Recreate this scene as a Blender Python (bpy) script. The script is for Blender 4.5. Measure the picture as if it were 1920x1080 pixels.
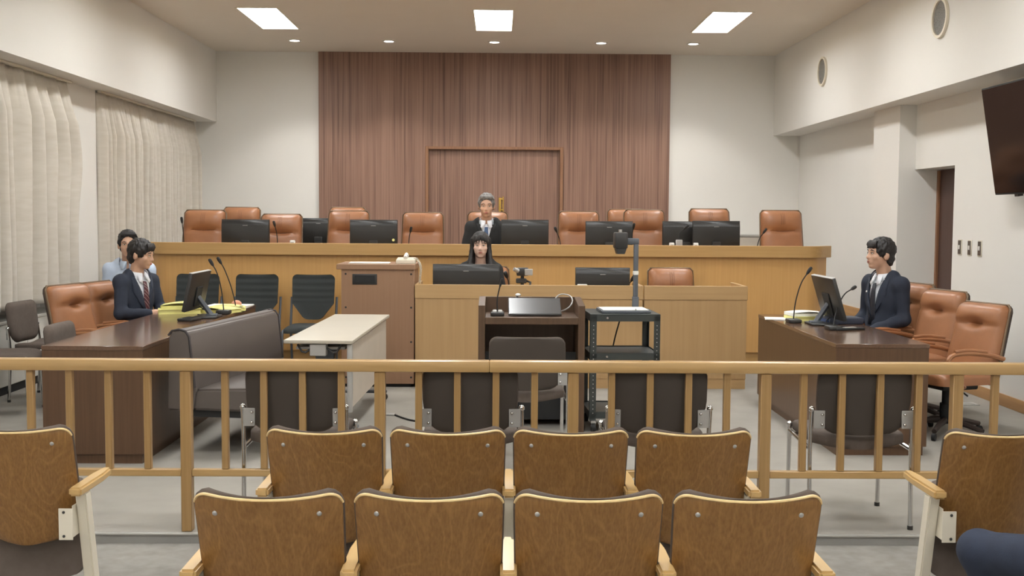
import bpy, bmesh, math, random
from mathutils import Vector, Matrix, noise
from mathutils.bvhtree import BVHTree

for o in list(bpy.data.objects): bpy.data.objects.remove(o)
S = bpy.context.scene
C = S.collection
R = math.radians
PI = math.pi
random.seed(7)

# ------------------------------------------------------------------ camera
cam = bpy.data.objects.new('camera', bpy.data.cameras.new('camera'))
C.objects.link(cam)
cam.data.sensor_width = 36.0
cam.data.lens = 36.0 * 2100.0 / 1920.0
cam.data.clip_end = 100
YAW, PITCH, ROLL = R(0.705), R(-3.70), R(0.38)
cam.matrix_world = (Matrix.Translation((0, 0, 1.55)) @ Matrix.Rotation(-YAW, 4, 'Z')
                    @ Matrix.Rotation(PI / 2 + PITCH, 4, 'X') @ Matrix.Rotation(ROLL, 4, 'Z'))
S.camera = cam

# ------------------------------------------------------------------ world, exposure
W = bpy.data.worlds.new('room_air'); S.world = W
W.use_nodes = True
W.node_tree.nodes['Background'].inputs[0].default_value = (0.9, 0.95, 1, 1)
W.node_tree.nodes['Background'].inputs[1].default_value = 0.05
S.view_settings.view_transform = 'Standard'
S.view_settings.look = 'None'
S.view_settings.gamma = 1
S.view_settings.use_curve_mapping = False
S.view_settings.exposure = 0.0
PANEL_STRENGTH = 25.0        # ceiling panels
DOWN_POWER = 60.0           # downlights (W each)

# ------------------------------------------------------------------ materials
def lin(c):
    c /= 255.0
    return c / 12.92 if c <= 0.04045 else ((c + 0.055) / 1.055) ** 2.4
def col(r, g, b, k=1.0):
    return (min(1, lin(r) * k), min(1, lin(g) * k), min(1, lin(b) * k), 1)
MATS = {}
def new_mat(name):
    m = bpy.data.materials.new(name); m.use_nodes = True
    nt = m.node_tree; b = nt.nodes['Principled BSDF']
    MATS[name] = m
    return m, nt, b
def coords(nt, scale, rnd=False):
    tc = nt.nodes.new('ShaderNodeTexCoord'); mp = nt.nodes.new('ShaderNodeMapping')
    mp.inputs['Scale'].default_value = scale
    if rnd:
        oi = nt.nodes.new('ShaderNodeObjectInfo'); ml = nt.nodes.new('ShaderNodeMath'); ml.operation = 'MULTIPLY'
        ml.inputs[1].default_value = 37.0
        nt.links.new(oi.outputs['Random'], ml.inputs[0])
        ad = nt.nodes.new('ShaderNodeVectorMath'); ad.operation = 'ADD'
        nt.links.new(tc.outputs['Object'], ad.inputs[0]); nt.links.new(ml.outputs[0], ad.inputs[1])
        nt.links.new(ad.outputs[0], mp.inputs['Vector'])
    else:
        nt.links.new(tc.outputs['Object'], mp.inputs['Vector'])
    return mp
def ramp(nt, src, stops):
    rp = nt.nodes.new('ShaderNodeValToRGB')
    e = rp.color_ramp.elements
    e[0].position, e[0].color = stops[0]; e[1].position, e[1].color = stops[-1]
    for p, c in stops[1:-1]:
        n = e.new(p); n.color = c
    nt.links.new(src, rp.inputs['Fac'])
    return rp
def bump(nt, b, src, strength, dist=0.002):
    bp = nt.nodes.new('ShaderNodeBump'); bp.inputs['Strength'].default_value = strength
    bp.inputs['Distance'].default_value = dist
    nt.links.new(src, bp.inputs['Height']); nt.links.new(bp.outputs[0], b.inputs['Normal'])
def plain(name, c, rough=0.6, metal=0.0, var=0.06, scale=6.0, bmp=0.0, bscale=None, spec=0.5, coat=0):
    m, nt, b = new_mat(name)
    mp = coords(nt, (scale,) * 3)
    n = nt.nodes.new('ShaderNodeTexNoise'); n.inputs['Scale'].default_value = 1; n.inputs['Detail'].default_value = 4
    nt.links.new(mp.outputs[0], n.inputs['Vector'])
    lo = tuple(x * (1 - var) for x in c[:3]) + (1,); hi = tuple(min(1, x * (1 + var)) for x in c[:3]) + (1,)
    rp = ramp(nt, n.outputs['Fac'], [(0.3, lo), (0.7, hi)])
    nt.links.new(rp.outputs[0], b.inputs['Base Color'])
    b.inputs['Roughness'].default_value = rough; b.inputs['Metallic'].default_value = metal
    b.inputs['Specular IOR Level'].default_value = spec
    b.inputs['Coat Weight'].default_value = coat
    if bmp:
        mp2 = coords(nt, (bscale or scale * 20,) * 3)
        n2 = nt.nodes.new('ShaderNodeTexNoise'); n2.inputs['Scale'].default_value = 1; n2.inputs['Detail'].default_value = 3
        nt.links.new(mp2.outputs[0], n2.inputs['Vector'])
        bump(nt, b, n2.outputs['Fac'], bmp)
    return m
def wood(name, c1, c2, axis='z', freq=60, rough=0.4, rnd=False, contrast=(0.3, 0.7), stretch=0.03, coat=0):
    m, nt, b = new_mat(name)
    sc = {'x': (freq * stretch, freq, freq), 'y': (freq, freq * stretch, freq), 'z': (freq, freq, freq * stretch)}[axis]
    mp = coords(nt, sc, rnd)
    n = nt.nodes.new('ShaderNodeTexNoise'); n.inputs['Scale'].default_value = 1
    n.inputs['Detail'].default_value = 5; n.inputs['Roughness'].default_value = 0.6
    nt.links.new(mp.outputs[0], n.inputs['Vector'])
    rp = ramp(nt, n.outputs['Fac'], [(contrast[0], c1), (contrast[1], c2)])
    nt.links.new(rp.outputs[0], b.inputs['Base Color'])
    b.inputs['Roughness'].default_value = rough
    b.inputs['Coat Weight'].default_value = coat; b.inputs['Coat Roughness'].default_value = 0.15
    return m
def plyfig(name, c1, c2):
    m, nt, b = new_mat(name)
    mp = coords(nt, (2.2, 2.2, 0.6), True)
    n0 = nt.nodes.new('ShaderNodeTexNoise'); n0.inputs['Scale'].default_value = 2.2; n0.inputs['Detail'].default_value = 2
    nt.links.new(mp.outputs[0], n0.inputs['Vector'])
    mlt = nt.nodes.new('ShaderNodeMath'); mlt.operation = 'MULTIPLY'; mlt.inputs[1].default_value = 85.0
    nt.links.new(n0.outputs['Fac'], mlt.inputs[0])
    sn = nt.nodes.new('ShaderNodeMath'); sn.operation = 'SINE'
    nt.links.new(mlt.outputs[0], sn.inputs[0])
    mxx = nt.nodes.new('ShaderNodeMath'); mxx.operation = 'MAXIMUM'; mxx.inputs[1].default_value = 0.0
    nt.links.new(sn.outputs[0], mxx.inputs[0])
    pw = nt.nodes.new('ShaderNodeMath'); pw.operation = 'POWER'; pw.inputs[1].default_value = 4.0
    nt.links.new(mxx.outputs[0], pw.inputs[0])
    mp2 = coords(nt, (160, 160, 4), True)
    n1 = nt.nodes.new('ShaderNodeTexNoise'); n1.inputs['Scale'].default_value = 1; n1.inputs['Detail'].default_value = 3
    nt.links.new(mp2.outputs[0], n1.inputs['Vector'])
    mx = nt.nodes.new('ShaderNodeMath'); mx.operation = 'MULTIPLY_ADD'; mx.inputs[1].default_value = 0.22
    nt.links.new(pw.outputs[0], mx.inputs[0]); nt.links.new(n1.outputs['Fac'], mx.inputs[2])
    rp = ramp(nt, mx.outputs[0], [(0.3, c1), (0.85, c2)])
    nt.links.new(rp.outputs[0], b.inputs['Base Color'])
    b.inputs['Roughness'].default_value = 0.38
    b.inputs['Coat Weight'].default_value = 0.15; b.inputs['Coat Roughness'].default_value = 0.3
    return m
def stripes(name):
    m, nt, b = new_mat(name)
    mp = coords(nt, (1, 1, 0.012))
    cols = []
    n1 = nt.nodes.new('ShaderNodeTexNoise'); n1.inputs['Scale'].default_value = 42; n1.inputs['Detail'].default_value = 3; n1.inputs['Roughness'].default_value = 0.7
    n2 = nt.nodes.new('ShaderNodeTexNoise'); n2.inputs['Scale'].default_value = 2.2; n2.inputs['Detail'].default_value = 1
    nt.links.new(mp.outputs[0], n1.inputs['Vector']); nt.links.new(mp.outputs[0], n2.inputs['Vector'])
    mx = nt.nodes.new('ShaderNodeMath'); mx.operation = 'MULTIPLY_ADD'; mx.inputs[1].default_value = 0.25
    nt.links.new(n2.outputs['Fac'], mx.inputs[0]); nt.links.new(n1.outputs['Fac'], mx.inputs[2])
    rp = ramp(nt, mx.outputs[0], [(0.42, col(102, 74, 60)), (0.6, col(134, 101, 85)), (0.8, col(152, 118, 100))])
    nt.links.new(rp.outputs[0], b.inputs['Base Color'])
    b.inputs['Roughness'].default_value = 0.5
    return m
def emit(name, c, s):
    m, nt, b = new_mat(name)
    b.inputs['Base Color'].default_value = c
    b.inputs['Emission Color'].default_value = c; b.inputs['Emission Strength'].default_value = s
    return m

WALL = plain('wall_paint', col(232, 229, 223), 0.85, var=0.012, scale=1.5, bmp=0.05, bscale=120)
CEIL = plain('ceiling_paint', col(228, 219, 206), 0.9, var=0.012, scale=2)
SOFFT = plain('soffit_edge', col(222, 211, 190), 0.8, var=0.01)
CARPET = plain('carpet_grey', col(153, 148, 140), 0.95, var=0.10, scale=2.2, bmp=0.5, bscale=420, spec=0.1)
CARPET2 = plain('carpet_pile', col(146, 142, 136), 0.95, var=0.12, scale=14, bmp=0.5, bscale=420, spec=0.1)
METALTRIM = plain('step_trim', col(170, 168, 162), 0.4, 0.3, 0.05)
RISER = plain('riser_vinyl', col(150, 148, 144), 0.7, var=0.04)
OAK = wood('oak_vertical', col(200, 154, 92), col(209, 163, 101), 'z', 38, 0.42)
OAKH = wood('oak_horizontal', col(178, 140, 86), col(188, 150, 96), 'x', 38, 0.4)
OAKPALE = wood('oak_clerk', col(176, 142, 97), col(185, 151, 106), 'z', 30, 0.45)
OAKPALEH = wood('oak_clerk_band', col(180, 146, 100), col(190, 156, 110), 'x', 30, 0.42)
RAILW = wood('rail_wood', col(170, 136, 86), col(186, 152, 102), 'x', 46, 0.32, coat=0.2)
RAILWV = wood('rail_wood_upright', col(150, 117, 72), col(170, 136, 90), 'z', 50, 0.36)
DARK = wood('dark_desk_wood', col(84, 60, 41), col(97, 71, 50), 'z', 60, 0.35)
DARKTOP = wood('dark_desk_top', col(92, 68, 52), col(106, 80, 62), 'y', 60, 0.16, coat=0.3)
PODW = wood('podium_wood', col(80, 60, 43), col(94, 71, 52), 'z', 50, 0.4)
STRIPE = stripes('striped_veneer')
DOORFR = wood('door_frame_wood', col(130, 92, 66), col(150, 108, 78), 'z', 40, 0.5)
ROSY = wood('rosy_laminate', col(148, 113, 86), col(154, 119, 92), 'z', 50, 0.5)
BASEB = wood('baseboard_wood', col(170, 128, 82), col(186, 144, 96), 'y', 30, 0.5)
LEATHER = plain('tan_leather', col(156, 106, 72), 0.38, var=0.07, scale=9, bmp=0.12, bscale=160)
LEATHERD = plain('leather_seam_and_crease_shade', col(104, 66, 44), 0.6, var=0.05)  # stitch colour, also stands in for shade inside the crease
EDGEBR = plain('chair_edge_bronze', col(112, 92, 70), 0.4, 0.2, 0.05)
DKBROWN = plain('chair_shell_dark', col(58, 46, 40), 0.6, var=0.05)
ARMW = wood('chair_arm_wood', col(150, 100, 66), col(172, 120, 82), 'y', 40, 0.35)
GREYF = plain('grey_brown_fabric', col(100, 90, 83), 0.95, var=0.06, scale=30, bmp=0.4, bscale=500, spec=0.2)
GREYSH = plain('chair_back_shell', col(68, 60, 53), 0.65, var=0.04)
SOFAL = plain('grey_vinyl', col(92, 84, 79), 0.42, var=0.05, scale=5, bmp=0.08, bscale=220)
PIPING = plain('dark_piping', col(60, 54, 54), 0.6, var=0.03)
MESHB = plain('black_mesh', col(48, 52, 51), 0.85, var=0.05, scale=60, bmp=0.3, bscale=600)
CHROME = plain('chrome', col(214, 214, 214), 0.16, 1.0, 0.03)
STEELG = plain('grey_steel', col(176, 174, 170), 0.4, 0.35, 0.04)
FRAMEG = plain('slate_frame', col(92, 96, 102), 0.5, 0.2, 0.04)
BLACK = plain('black_plastic', col(48, 47, 46), 0.42, var=0.05)
BLACKM = plain('black_matte', col(34, 34, 34), 0.7, var=0.05)
MONB = plain('monitor_back', col(40, 39, 37), 0.36, var=0.04)
CARTB = plain('cart_steel', col(58, 62, 60), 0.45, 0.1, 0.05)
SCREEN = plain('screen_glass', col(26, 20, 20), 0.12, var=0.02, spec=0.5)
CREAM = plain('cream_steel', col(224, 216, 198), 0.45, var=0.02)
WHITEP = plain('white_plastic', col(232, 230, 224), 0.5, var=0.02)
RADW = plain('white_enamel', col(226, 223, 214), 0.5, var=0.02)
PAPER = plain('paper', col(240, 238, 230), 0.9, var=0.02)
YELLOW = plain('yellow_folder', col(232, 226, 148), 0.8, var=0.06)
TABTOP = plain('cream_table_top', col(184, 176, 160), 0.5, var=0.015)
PANELG = plain('grey_panel', col(190, 180, 166), 0.55, var=0.03)
BRASS = plain('brass', col(214, 176, 92), 0.25, 0.9, 0.05)
SKIN = plain('skin', col(206, 164, 138), 0.5, var=0.05, scale=20)
SKINP = plain('skin_pale', col(226, 190, 170), 0.55, var=0.04, scale=20)
LIPS = plain('lips', col(176, 106, 94), 0.5, var=0.03)
EYEW = plain('eye_white', col(228, 222, 214), 0.3, var=0.02)
IRIS = plain('iris', col(30, 22, 18), 0.2, var=0.02)
HAIRB = plain('black_hair', col(34, 30, 29), 0.5, var=0.25, scale=70, bmp=0.7, bscale=160)
HAIRG = plain('grey_hair', col(122, 118, 114), 0.55, var=0.35, scale=60, bmp=0.7, bscale=160)
NAVY = plain('navy_suit', col(44, 50, 64), 0.85, var=0.08, scale=30, bmp=0.2, bscale=400)
NAVY2 = plain('dark_suit', col(38, 44, 58), 0.85, var=0.08, scale=30, bmp=0.2, bscale=400)
JEANS = plain('navy_trousers', col(42, 50, 68), 0.85, var=0.1, scale=20, bmp=0.3, bscale=300)
ROBE = plain('black_robe', col(32, 33, 34), 0.85, var=0.12, scale=20)
SHIRTW = plain('white_shirt', col(232, 234, 240), 0.8, var=0.02)
SHIRTB = plain('blue_shirt', col(196, 210, 230), 0.8, var=0.04, scale=30)
TIEB = plain('dark_blue_tie', col(44, 74, 112), 0.5, var=0.1)
TIEN = plain('black_tie', col(28, 30, 40), 0.5, var=0.1)
BLUEF = plain('blue_file', col(70, 90, 140), 0.5, var=0.03)
GLASSL = emit('panel_diffuser', (0.965, 0.985, 1.0, 1), PANEL_STRENGTH)
DOWNL = emit('downlight_lens', (1.0, 0.97, 0.93, 1), 14.0)
PLY = plyfig('figured_plywood', col(126, 88, 43), col(156, 114, 62))
PLYEDGE_LIT = plain('lit_plywood_edge', col(226, 196, 142), 0.35, var=0.08, scale=40)  # light wood edge with the lit look of the top painted in
ARMPAD = wood('armrest_wood', col(190, 154, 98), col(204, 170, 114), 'y', 40, 0.28, coat=0.2)
def tie_stripe():
    m, nt, b = new_mat('striped_tie')
    mp = coords(nt, (1, 1, 1))
    w = nt.nodes.new('ShaderNodeTexWave'); w.wave_type = 'BANDS'; w.bands_direction = 'DIAGONAL'
    w.inputs['Scale'].default_value = 9
    nt.links.new(mp.outputs[0], w.inputs['Vector'])
    rp = ramp(nt, w.outputs['Fac'], [(0.0, col(70, 30, 40)), (0.45, col(96, 36, 46)), (0.6, col(190, 176, 170)), (0.75, col(70, 30, 40))])
    nt.links.new(rp.outputs[0], b.inputs['Base Color']); b.inputs['Roughness'].default_value = 0.5
    return m
TIES = tie_stripe()
def curtain_mat():
    m, nt, b = new_mat('curtain_cloth')
    mp = coords(nt, (5, 5, 26))
    n = nt.nodes.new('ShaderNodeTexNoise'); n.inputs['Scale'].default_value = 1; n.inputs['Detail'].default_value = 5
    nt.links.new(mp.outputs[0], n.inputs['Vector'])
    rp = ramp(nt, n.outputs['Fac'], [(0.3, col(200, 192, 179)), (0.7, col(208, 201, 190))])
    nt.links.new(rp.outputs[0], b.inputs['Base Color'])
    b.inputs['Roughness'].default_value = 0.8
    b.inputs['Sheen Weight'].default_value = 0.1
    return m
CURT = curtain_mat()
def holes_mat():
    m, nt, b = new_mat('perforated_grille')
    tc = nt.nodes.new('ShaderNodeTexCoord')
    v = nt.nodes.new('ShaderNodeTexVoronoi'); v.inputs['Scale'].default_value = 130
    nt.links.new(tc.outputs['Object'], v.inputs['Vector'])
    rp = ramp(nt, v.outputs['Distance'], [(0.25, col(70, 68, 66)), (0.5, col(128, 125, 120))])
    nt.links.new(rp.outputs[0], b.inputs['Base Color']); b.inputs['Roughness'].default_value = 0.6
    return m
GRILLE = holes_mat()

# ------------------------------------------------------------------ mesh builder
class MB:
    def __init__(s): s.bm = bmesh.new()
    def _merge(s, b, M=None):
        if M is not None: b.transform(M)
        me = bpy.data.meshes.new('t'); b.to_mesh(me); b.free()
        s.bm.from_mesh(me); bpy.data.meshes.remove(me)
        return s
    def box(s, x0, x1, y0, y1, z0, z1, bv=0.0, seg=1, M=None):
        b = bmesh.new()
        bmesh.ops.create_cube(b, size=1)
        for v in b.verts:
            v.co = Vector((x0 + (v.co.x + .5) * (x1 - x0), y0 + (v.co.y + .5) * (y1 - y0), z0 + (v.co.z + .5) * (z1 - z0)))
        if bv: bmesh.ops.bevel(b, geom=list(b.edges), offset=bv, segments=seg, affect='EDGES', profile=0.5)
        return s._merge(b, M)
    def cyl(s, p0, p1, r0, r1=None, seg=12, M=None):
        r1 = r0 if r1 is None else r1
        p0, p1 = Vector(p0), Vector(p1); d = p1 - p0
        b = bmesh.new()
        bmesh.ops.create_cone(b, cap_ends=True, segments=seg, radius1=r0, radius2=r1, depth=d.length)
        b.transform(Matrix.Translation((p0 + p1) / 2) @ d.to_track_quat('Z', 'Y').to_matrix().to_4x4())
        return s._merge(b, M)
    def tube(s, pts, r, seg=8, smooth=0, closed=False, M=None):
        P = [Vector(p) for p in pts]
        for _ in range(smooth):
            Q = [P[0]]
            for a, c in zip(P, P[1:]):
                Q += [a.lerp(c, .25), a.lerp(c, .75)]
            Q.append(P[-1]); P = Q
        n = len(P); b = bmesh.new(); rings = []
        up = Vector((0, 0, 1)); prev = None
        for i, p in enumerate(P):
            t = (P[min(i + 1, n - 1)] - P[max(i - 1, 0)]).normalized()
            if prev is None:
                a = t.cross(up)
                if a.length < 1e-3: a = t.cross(Vector((1, 0, 0)))
            else:
                a = prev - t * prev.dot(t)
            a.normalize(); prev = a; c = t.cross(a)
            rr = r[min(int(i * len(r) / n), len(r) - 1)] if isinstance(r, (list, tuple)) else r
            rings.append([b.verts.new(p + (a * math.cos(k * 2 * PI / seg) + c * math.sin(k * 2 * PI / seg)) * rr) for k in range(seg)])
        for A, B in zip(rings, rings[1:]):
            for k in range(seg): b.faces.new((A[k], A[(k + 1) % seg], B[(k + 1) % seg], B[k]))
        b.faces.new(rings[0][::-1]); b.faces.new(rings[-1])
        return s._merge(b, M)
    def ell(s, c, r, M=None, sub=2):
        b = bmesh.new(); bmesh.ops.create_icosphere(b, subdivisions=sub, radius=1)
        r = (r, r, r) if not isinstance(r, (tuple, list)) else r
        for v in b.verts: v.co = Vector((c[0] + v.co.x * r[0], c[1] + v.co.y * r[1], c[2] + v.co.z * r[2]))
        return s._merge(b, M)
    def prism(s, poly, a0, a1, axis='z', bv=0.0, seg=1, M=None):
        def P(u, v, a): return {'z': (u, v, a), 'y': (u, a, v), 'x': (a, u, v)}[axis]
        b = bmesh.new()
        A = [b.verts.new(P(u, v, a0)) for u, v in poly]; B = [b.verts.new(P(u, v, a1)) for u, v in poly]
        n = len(poly)
        b.faces.new(A[::-1]); b.faces.new(B)
        for k in range(n): b.faces.new((A[k], A[(k + 1) % n], B[(k + 1) % n], B[k]))
        bmesh.ops.recalc_face_normals(b, faces=list(b.faces))
        if bv: bmesh.ops.bevel(b, geom=list(b.edges), offset=bv, segments=seg, affect='EDGES')
        return s._merge(b, M)
    def ring(s, c, ro, ri, h, axis='z', seg=32, M=None):
        b = bmesh.new(); vs = []
        for rad, hh in ((ro, -h / 2), (ro, h / 2), (ri, h / 2), (ri, -h / 2)):
            vs.append([b.verts.new((math.cos(2 * PI * k / seg) * rad, math.sin(2 * PI * k / seg) * rad, hh)) for k in range(seg)])
        for i in range(4):
            A, B = vs[i], vs[(i + 1) % 4]
            for k in range(seg): b.faces.new((A[k], A[(k + 1) % seg], B[(k + 1) % seg], B[k]))
        rot = {'z': Matrix.Identity(4), 'y': Matrix.Rotation(PI / 2, 4, 'X'), 'x': Matrix.Rotation(PI / 2, 4, 'Y')}[axis]
        b.transform(Matrix.Translation(c) @ rot)
        bmesh.ops.recalc_face_normals(b, faces=list(b.faces))
        return s._merge(b, M)
    def lathe(s, prof, c=(0, 0, 0), seg=20, M=None):
        b = bmesh.new(); rings = []
        for r_, z in prof:
            rings.append([b.verts.new((c[0] + r_ * math.cos(2 * PI * k / seg), c[1] + r_ * math.sin(2 * PI * k / seg), c[2] + z)) for k in range(seg)])
        for A, B in zip(rings, rings[1:]):
            for k in range(seg): b.faces.new((A[k], A[(k + 1) % seg], B[(k + 1) % seg], B[k]))
        b.faces.new(rings[0][::-1]); b.faces.new(rings[-1])
        return s._merge(b, M)
    def grid(s, G, M=None):
        b = bmesh.new(); V = [[b.verts.new(p) for p in row] for row in G]
        for i in range(len(V) - 1):
            for j in range(len(V[0]) - 1): b.faces.new((V[i][j], V[i][j + 1], V[i + 1][j + 1], V[i + 1][j]))
        return s._merge(b, M)
    def pad(s, wfun, h, front, back, rad=0.05, rad0=None, nx=14, nz=16, M=None):
        """upholstered panel in the XZ plane: half width wfun(v), height h, front(u,v)/back(u,v) give y"""
        rad0 = rad if rad0 is None else rad0
        vs = [0.5 - 0.5 * math.cos(PI * i / nz) for i in range(nz + 1)]
        us = [-math.cos(PI * j / nx) for j in range(nx + 1)]
        F, Bk = [], []
        for v in vs:
            w = wfun(v); d0, d1 = v * h, (1 - v) * h
            for d, rr in ((d0, rad0), (d1, rad)):
                if rr and d < rr: w -= rr - math.sqrt(max(0, rr * rr - (rr - d) ** 2))
            F.append([(u * w, front(u, v), v * h) for u in us]); Bk.append([(u * w, back(u, v), v * h) for u in us])
        b = bmesh.new()
        VF = [[b.verts.new(p) for p in row] for row in F]; VB = [[b.verts.new(p) for p in row] for row in Bk]
        for i in range(nz):
            for j in range(nx):
                b.faces.new((VF[i][j], VF[i][j + 1], VF[i + 1][j + 1], VF[i + 1][j]))
                b.faces.new((VB[i][j], VB[i + 1][j], VB[i + 1][j + 1], VB[i][j + 1]))
        for i in range(nz):
            b.faces.new((VF[i][0], VF[i + 1][0], VB[i + 1][0], VB[i][0]))
            b.faces.new((VF[i][nx], VB[i][nx], VB[i + 1][nx], VF[i + 1][nx]))
        for j in range(nx):
            b.faces.new((VF[0][j], VB[0][j], VB[0][j + 1], VF[0][j + 1]))
            b.faces.new((VF[nz][j], VF[nz][j + 1], VB[nz][j + 1], VB[nz][j]))
        bmesh.ops.recalc_face_normals(b, faces=list(b.faces))
        return s._merge(b, M)
    def mesh(s, name, ang=40):
        me = bpy.data.meshes.new(name)
        s.bm.to_mesh(me); s.bm.free()
        for p in me.polygons: p.use_smooth = True
        me.set_sharp_from_angle(angle=R(ang))
        return me
    def obj(s, name, m, parent=None, **kw):
        ang = kw.pop('ang', 40)
        o = bpy.data.objects.new(name, s.mesh(name, ang))
        o.data.materials.append(m)
        C.objects.link(o)
        if parent is not None: o.parent = parent
        return tag(o, **kw)
def tag(o, label=None, cat=None, group=None, kind=None):
    if label: o['label'] = label
    if cat: o['category'] = cat
    if group: o['group'] = group
    if kind: o['kind'] = kind
    return o
def thing(name, label, cat, loc=(0, 0, 0), rz=0.0, group=None):
    o = bpy.data.objects.new(name, None); C.objects.link(o)
    o.empty_display_size = 0.1
    o.location = loc; o.rotation_euler = (0, 0, rz)
    return tag(o, label, cat, group)
def kids(o): return [c for c in list(bpy.data.objects) if c.parent is o]
KC = {}
def snapshot(o):
    k = kids(o); KC[o.name] = k
    for c in k: KC[c.name] = kids(c)
def dup(root, loc, rz=0.0, label=None, group=None, scale=None):
    if root.name not in KC: snapshot(root)
    r = root.copy(); C.objects.link(r); r.location = loc; r.rotation_euler = (0, 0, rz)
    if scale: r.scale = scale
    if label: r['label'] = label
    if group: r['group'] = group
    for ch in KC[root.name]:
        c = ch.copy(); C.objects.link(c); c.parent = r
        for g in KC.get(ch.name, []):
            d = g.copy(); C.objects.link(d); d.parent = c
    return r
def first_or_dup(proto, used, loc, rz, label, group, scale=None):
    if not used:
        used.append(1); snapshot(proto)
        proto.location = loc; proto.rotation_euler = (0, 0, rz); proto['label'] = label
        if group: proto['group'] = group
        if scale: proto.scale = scale
        return proto
    return dup(proto, loc, rz, label, group, scale)
ST = dict(kind='structure')
def boxo(name, m, x0, x1, y0, y1, z0, z1, bv=0.0, parent=None, **kw):
    return MB().box(x0, x1, y0, y1, z0, z1, bv, 2 if bv else 1).obj(name, m, parent, **kw)

# ================================================================== the room
XW, XL, XR = 4.2, -3.92, 3.83           # lower wall plane, upper wall planes left / right
YB, YF = 15.7, -2.6                     # back wall, wall behind the camera
ZC, ZSL, ZSR, ZA = 3.79, 2.82, 2.685, -0.048
boxo('floor', CARPET, -4.7, 4.75, 5.37, 16, -0.25, 0.0, **ST)
boxo('floor_audience', CARPET2, -4.7, 4.75, YF - .2, 5.37, -0.30, ZA, **ST)
boxo('trim_1', RISER, -4.2, 4.2, 5.362, 5.372, ZA, -0.004, **ST)
boxo('trim_2', METALTRIM, -4.2, 4.2, 5.352, 5.385, -0.006, 0.003, 0.002, **ST)

# ceiling with openings for the recessed panels
PX = (-2.65, -0.07, 2.55); PY = (13.08, 10.34, 7.6, 4.86, 2.12, -0.62); PW, PL = 0.235, 0.70
m = MB()
ys = sorted([YF] + [v for y in PY for v in (y - PL, y + PL)] + [YB])
xs = [-4.7] + [v for x in PX for v in (x - PW, x + PW)] + [4.7]
for j in range(len(ys) - 1):
    if j % 2 == 0: m.box(-4.7, 4.7, ys[j], ys[j + 1], ZC, ZC + .2)
    else:
        for i in range(0, len(xs), 2): m.box(xs[i], xs[i + 1], ys[j], ys[j + 1], ZC, ZC + .2)
m.obj('ceiling', CEIL, **ST)
boxo('wall_back', WALL, -4.7, 4.75, YB, YB + .2, -.2, 4.1, **ST)
boxo('wall_rear', WALL, -4.7, 4.75, YF - .2, YF, -.3, 4.1, **ST)
# left: upper bulkhead, window wall with two curtained recesses
m = MB()
m.box(-4.7, XL, YF, YB, ZSL, ZC)
m.obj('wall_left_upper', WALL, **ST)
m = MB()
m.box(-4.9, -4.5, YF, YB, -.2, ZSL)
for a, b in ((YF, 5.6), (11.02, 11.80), (15.45, YB)): m.box(-4.5, -XW, a, b, -.2, ZSL)
m.obj('wall_left', WALL, **ST)
# right: bulkhead, wall, column, door recess
boxo('wall_right_upper', WALL, XR, 4.75, YF, YB, ZSR, ZC, **ST)
m = MB()
m.box(XW, 4.75, YF, 10.32, -.2, ZSR); m.box(XW, 4.75, 10.32, 11.3, 2.04, ZSR); m.box(XW, 4.75, 11.3, YB, -.2, ZSR)
m.box(4.03, XW, 11.3, 12.08, -.2, ZSR)
m.box(4.72, 4.75, 10.32, 11.3, -.2, 2.04)
m.obj('wall_right', WALL, **ST)
d = boxo('door_2', wood('side_door_wood', col(70, 48, 40), col(84, 58, 48), 'z', 40, 0.4), 4.44, 4.48, 10.34, 11.29, 0.0, 2.03, **ST)
boxo('door_frame', DOORFR, 4.42, 4.47, 11.255, 11.299, 0.0, 2.03, parent=d)
MB().tube([(4.44, 10.42, .98), (4.39, 10.42, .98), (4.39, 10.53, .98)], .009).obj('door_handle', STEELG, d)
# wall skirtings
boxo('baseboard_right', BASEB, XW - .014, XW, YF, 10.3, 0, .10, 0.003, **ST)
boxo('trim_3', BASEB, XW - .016, XW, 12.1, YB, 0, .50, 0.003, **ST)
boxo('trim_4', BASEB, -XW, -XW + .016, 11.04, 11.79, 0, .50, 0.003, **ST)
boxo('trim_5', BASEB, -4.5, -4.48, 11.83, 15.45, 0, .50, 0.003, **ST)
# window panes behind the curtains
for i, (a, b) in enumerate(((5.7, 10.95), (11.9, 15.4))):
    w = boxo('window_%d' % (i + 1), WHITEP, -4.5, -4.47, a, b, .78, .84, **ST)
    mm = MB().box(-4.5, -4.47, a, b, 2.7, 2.76)
    k = 4 if i == 0 else 3
    for j in range(k + 1):
        t = a + (b - a) * j / k
        mm.box(-4.5, -4.47, max(a, t - .03), min(b, t + .03), .84, 2.7)
    mm.obj('window_frame', WHITEP, w)
    for j in range(k):
        MB().box(-4.49, -4.485, a + (b - a) * j / k + .03, a + (b - a) * (j + 1) / k - .03, .84, 2.7).obj('pane', SCREEN, w)
# dark striped wall panel with the recessed double door
m = MB()
Yp = YB - .05
m.box(-2.50, -.985, Yp, YB, .45, ZC - .001); m.box(.855, 2.372, Yp, YB, .45, ZC - .001); m.box(-.985, .855, Yp, YB, 2.465, ZC - .001)
m.obj('wall_panel', STRIPE, **ST)
d = MB().box(-.975, -.066, YB - .012, YB + .01, .45, 2.46).obj('door_1', STRIPE, **ST)
MB().box(-.065, .845, YB - .012, YB + .01, .45, 2.46).obj('door_leaf', STRIPE, d)
f = MB().box(-1.02, -.978, Yp - .03, YB, .45, 2.50, .004).box(.848, .892, Yp - .03, YB, .45, 2.50, .004).box(-.978, .848, Yp - .03, YB, 2.46, 2.50, .004)
f.obj('door_frame', DOORFR, d)
h = MB().box(.0, .035, YB - .022, YB - .010, 1.60, 1.80, .003).box(.052, .07, YB - .05, YB - .032, 1.585, 1.815, .004)
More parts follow.
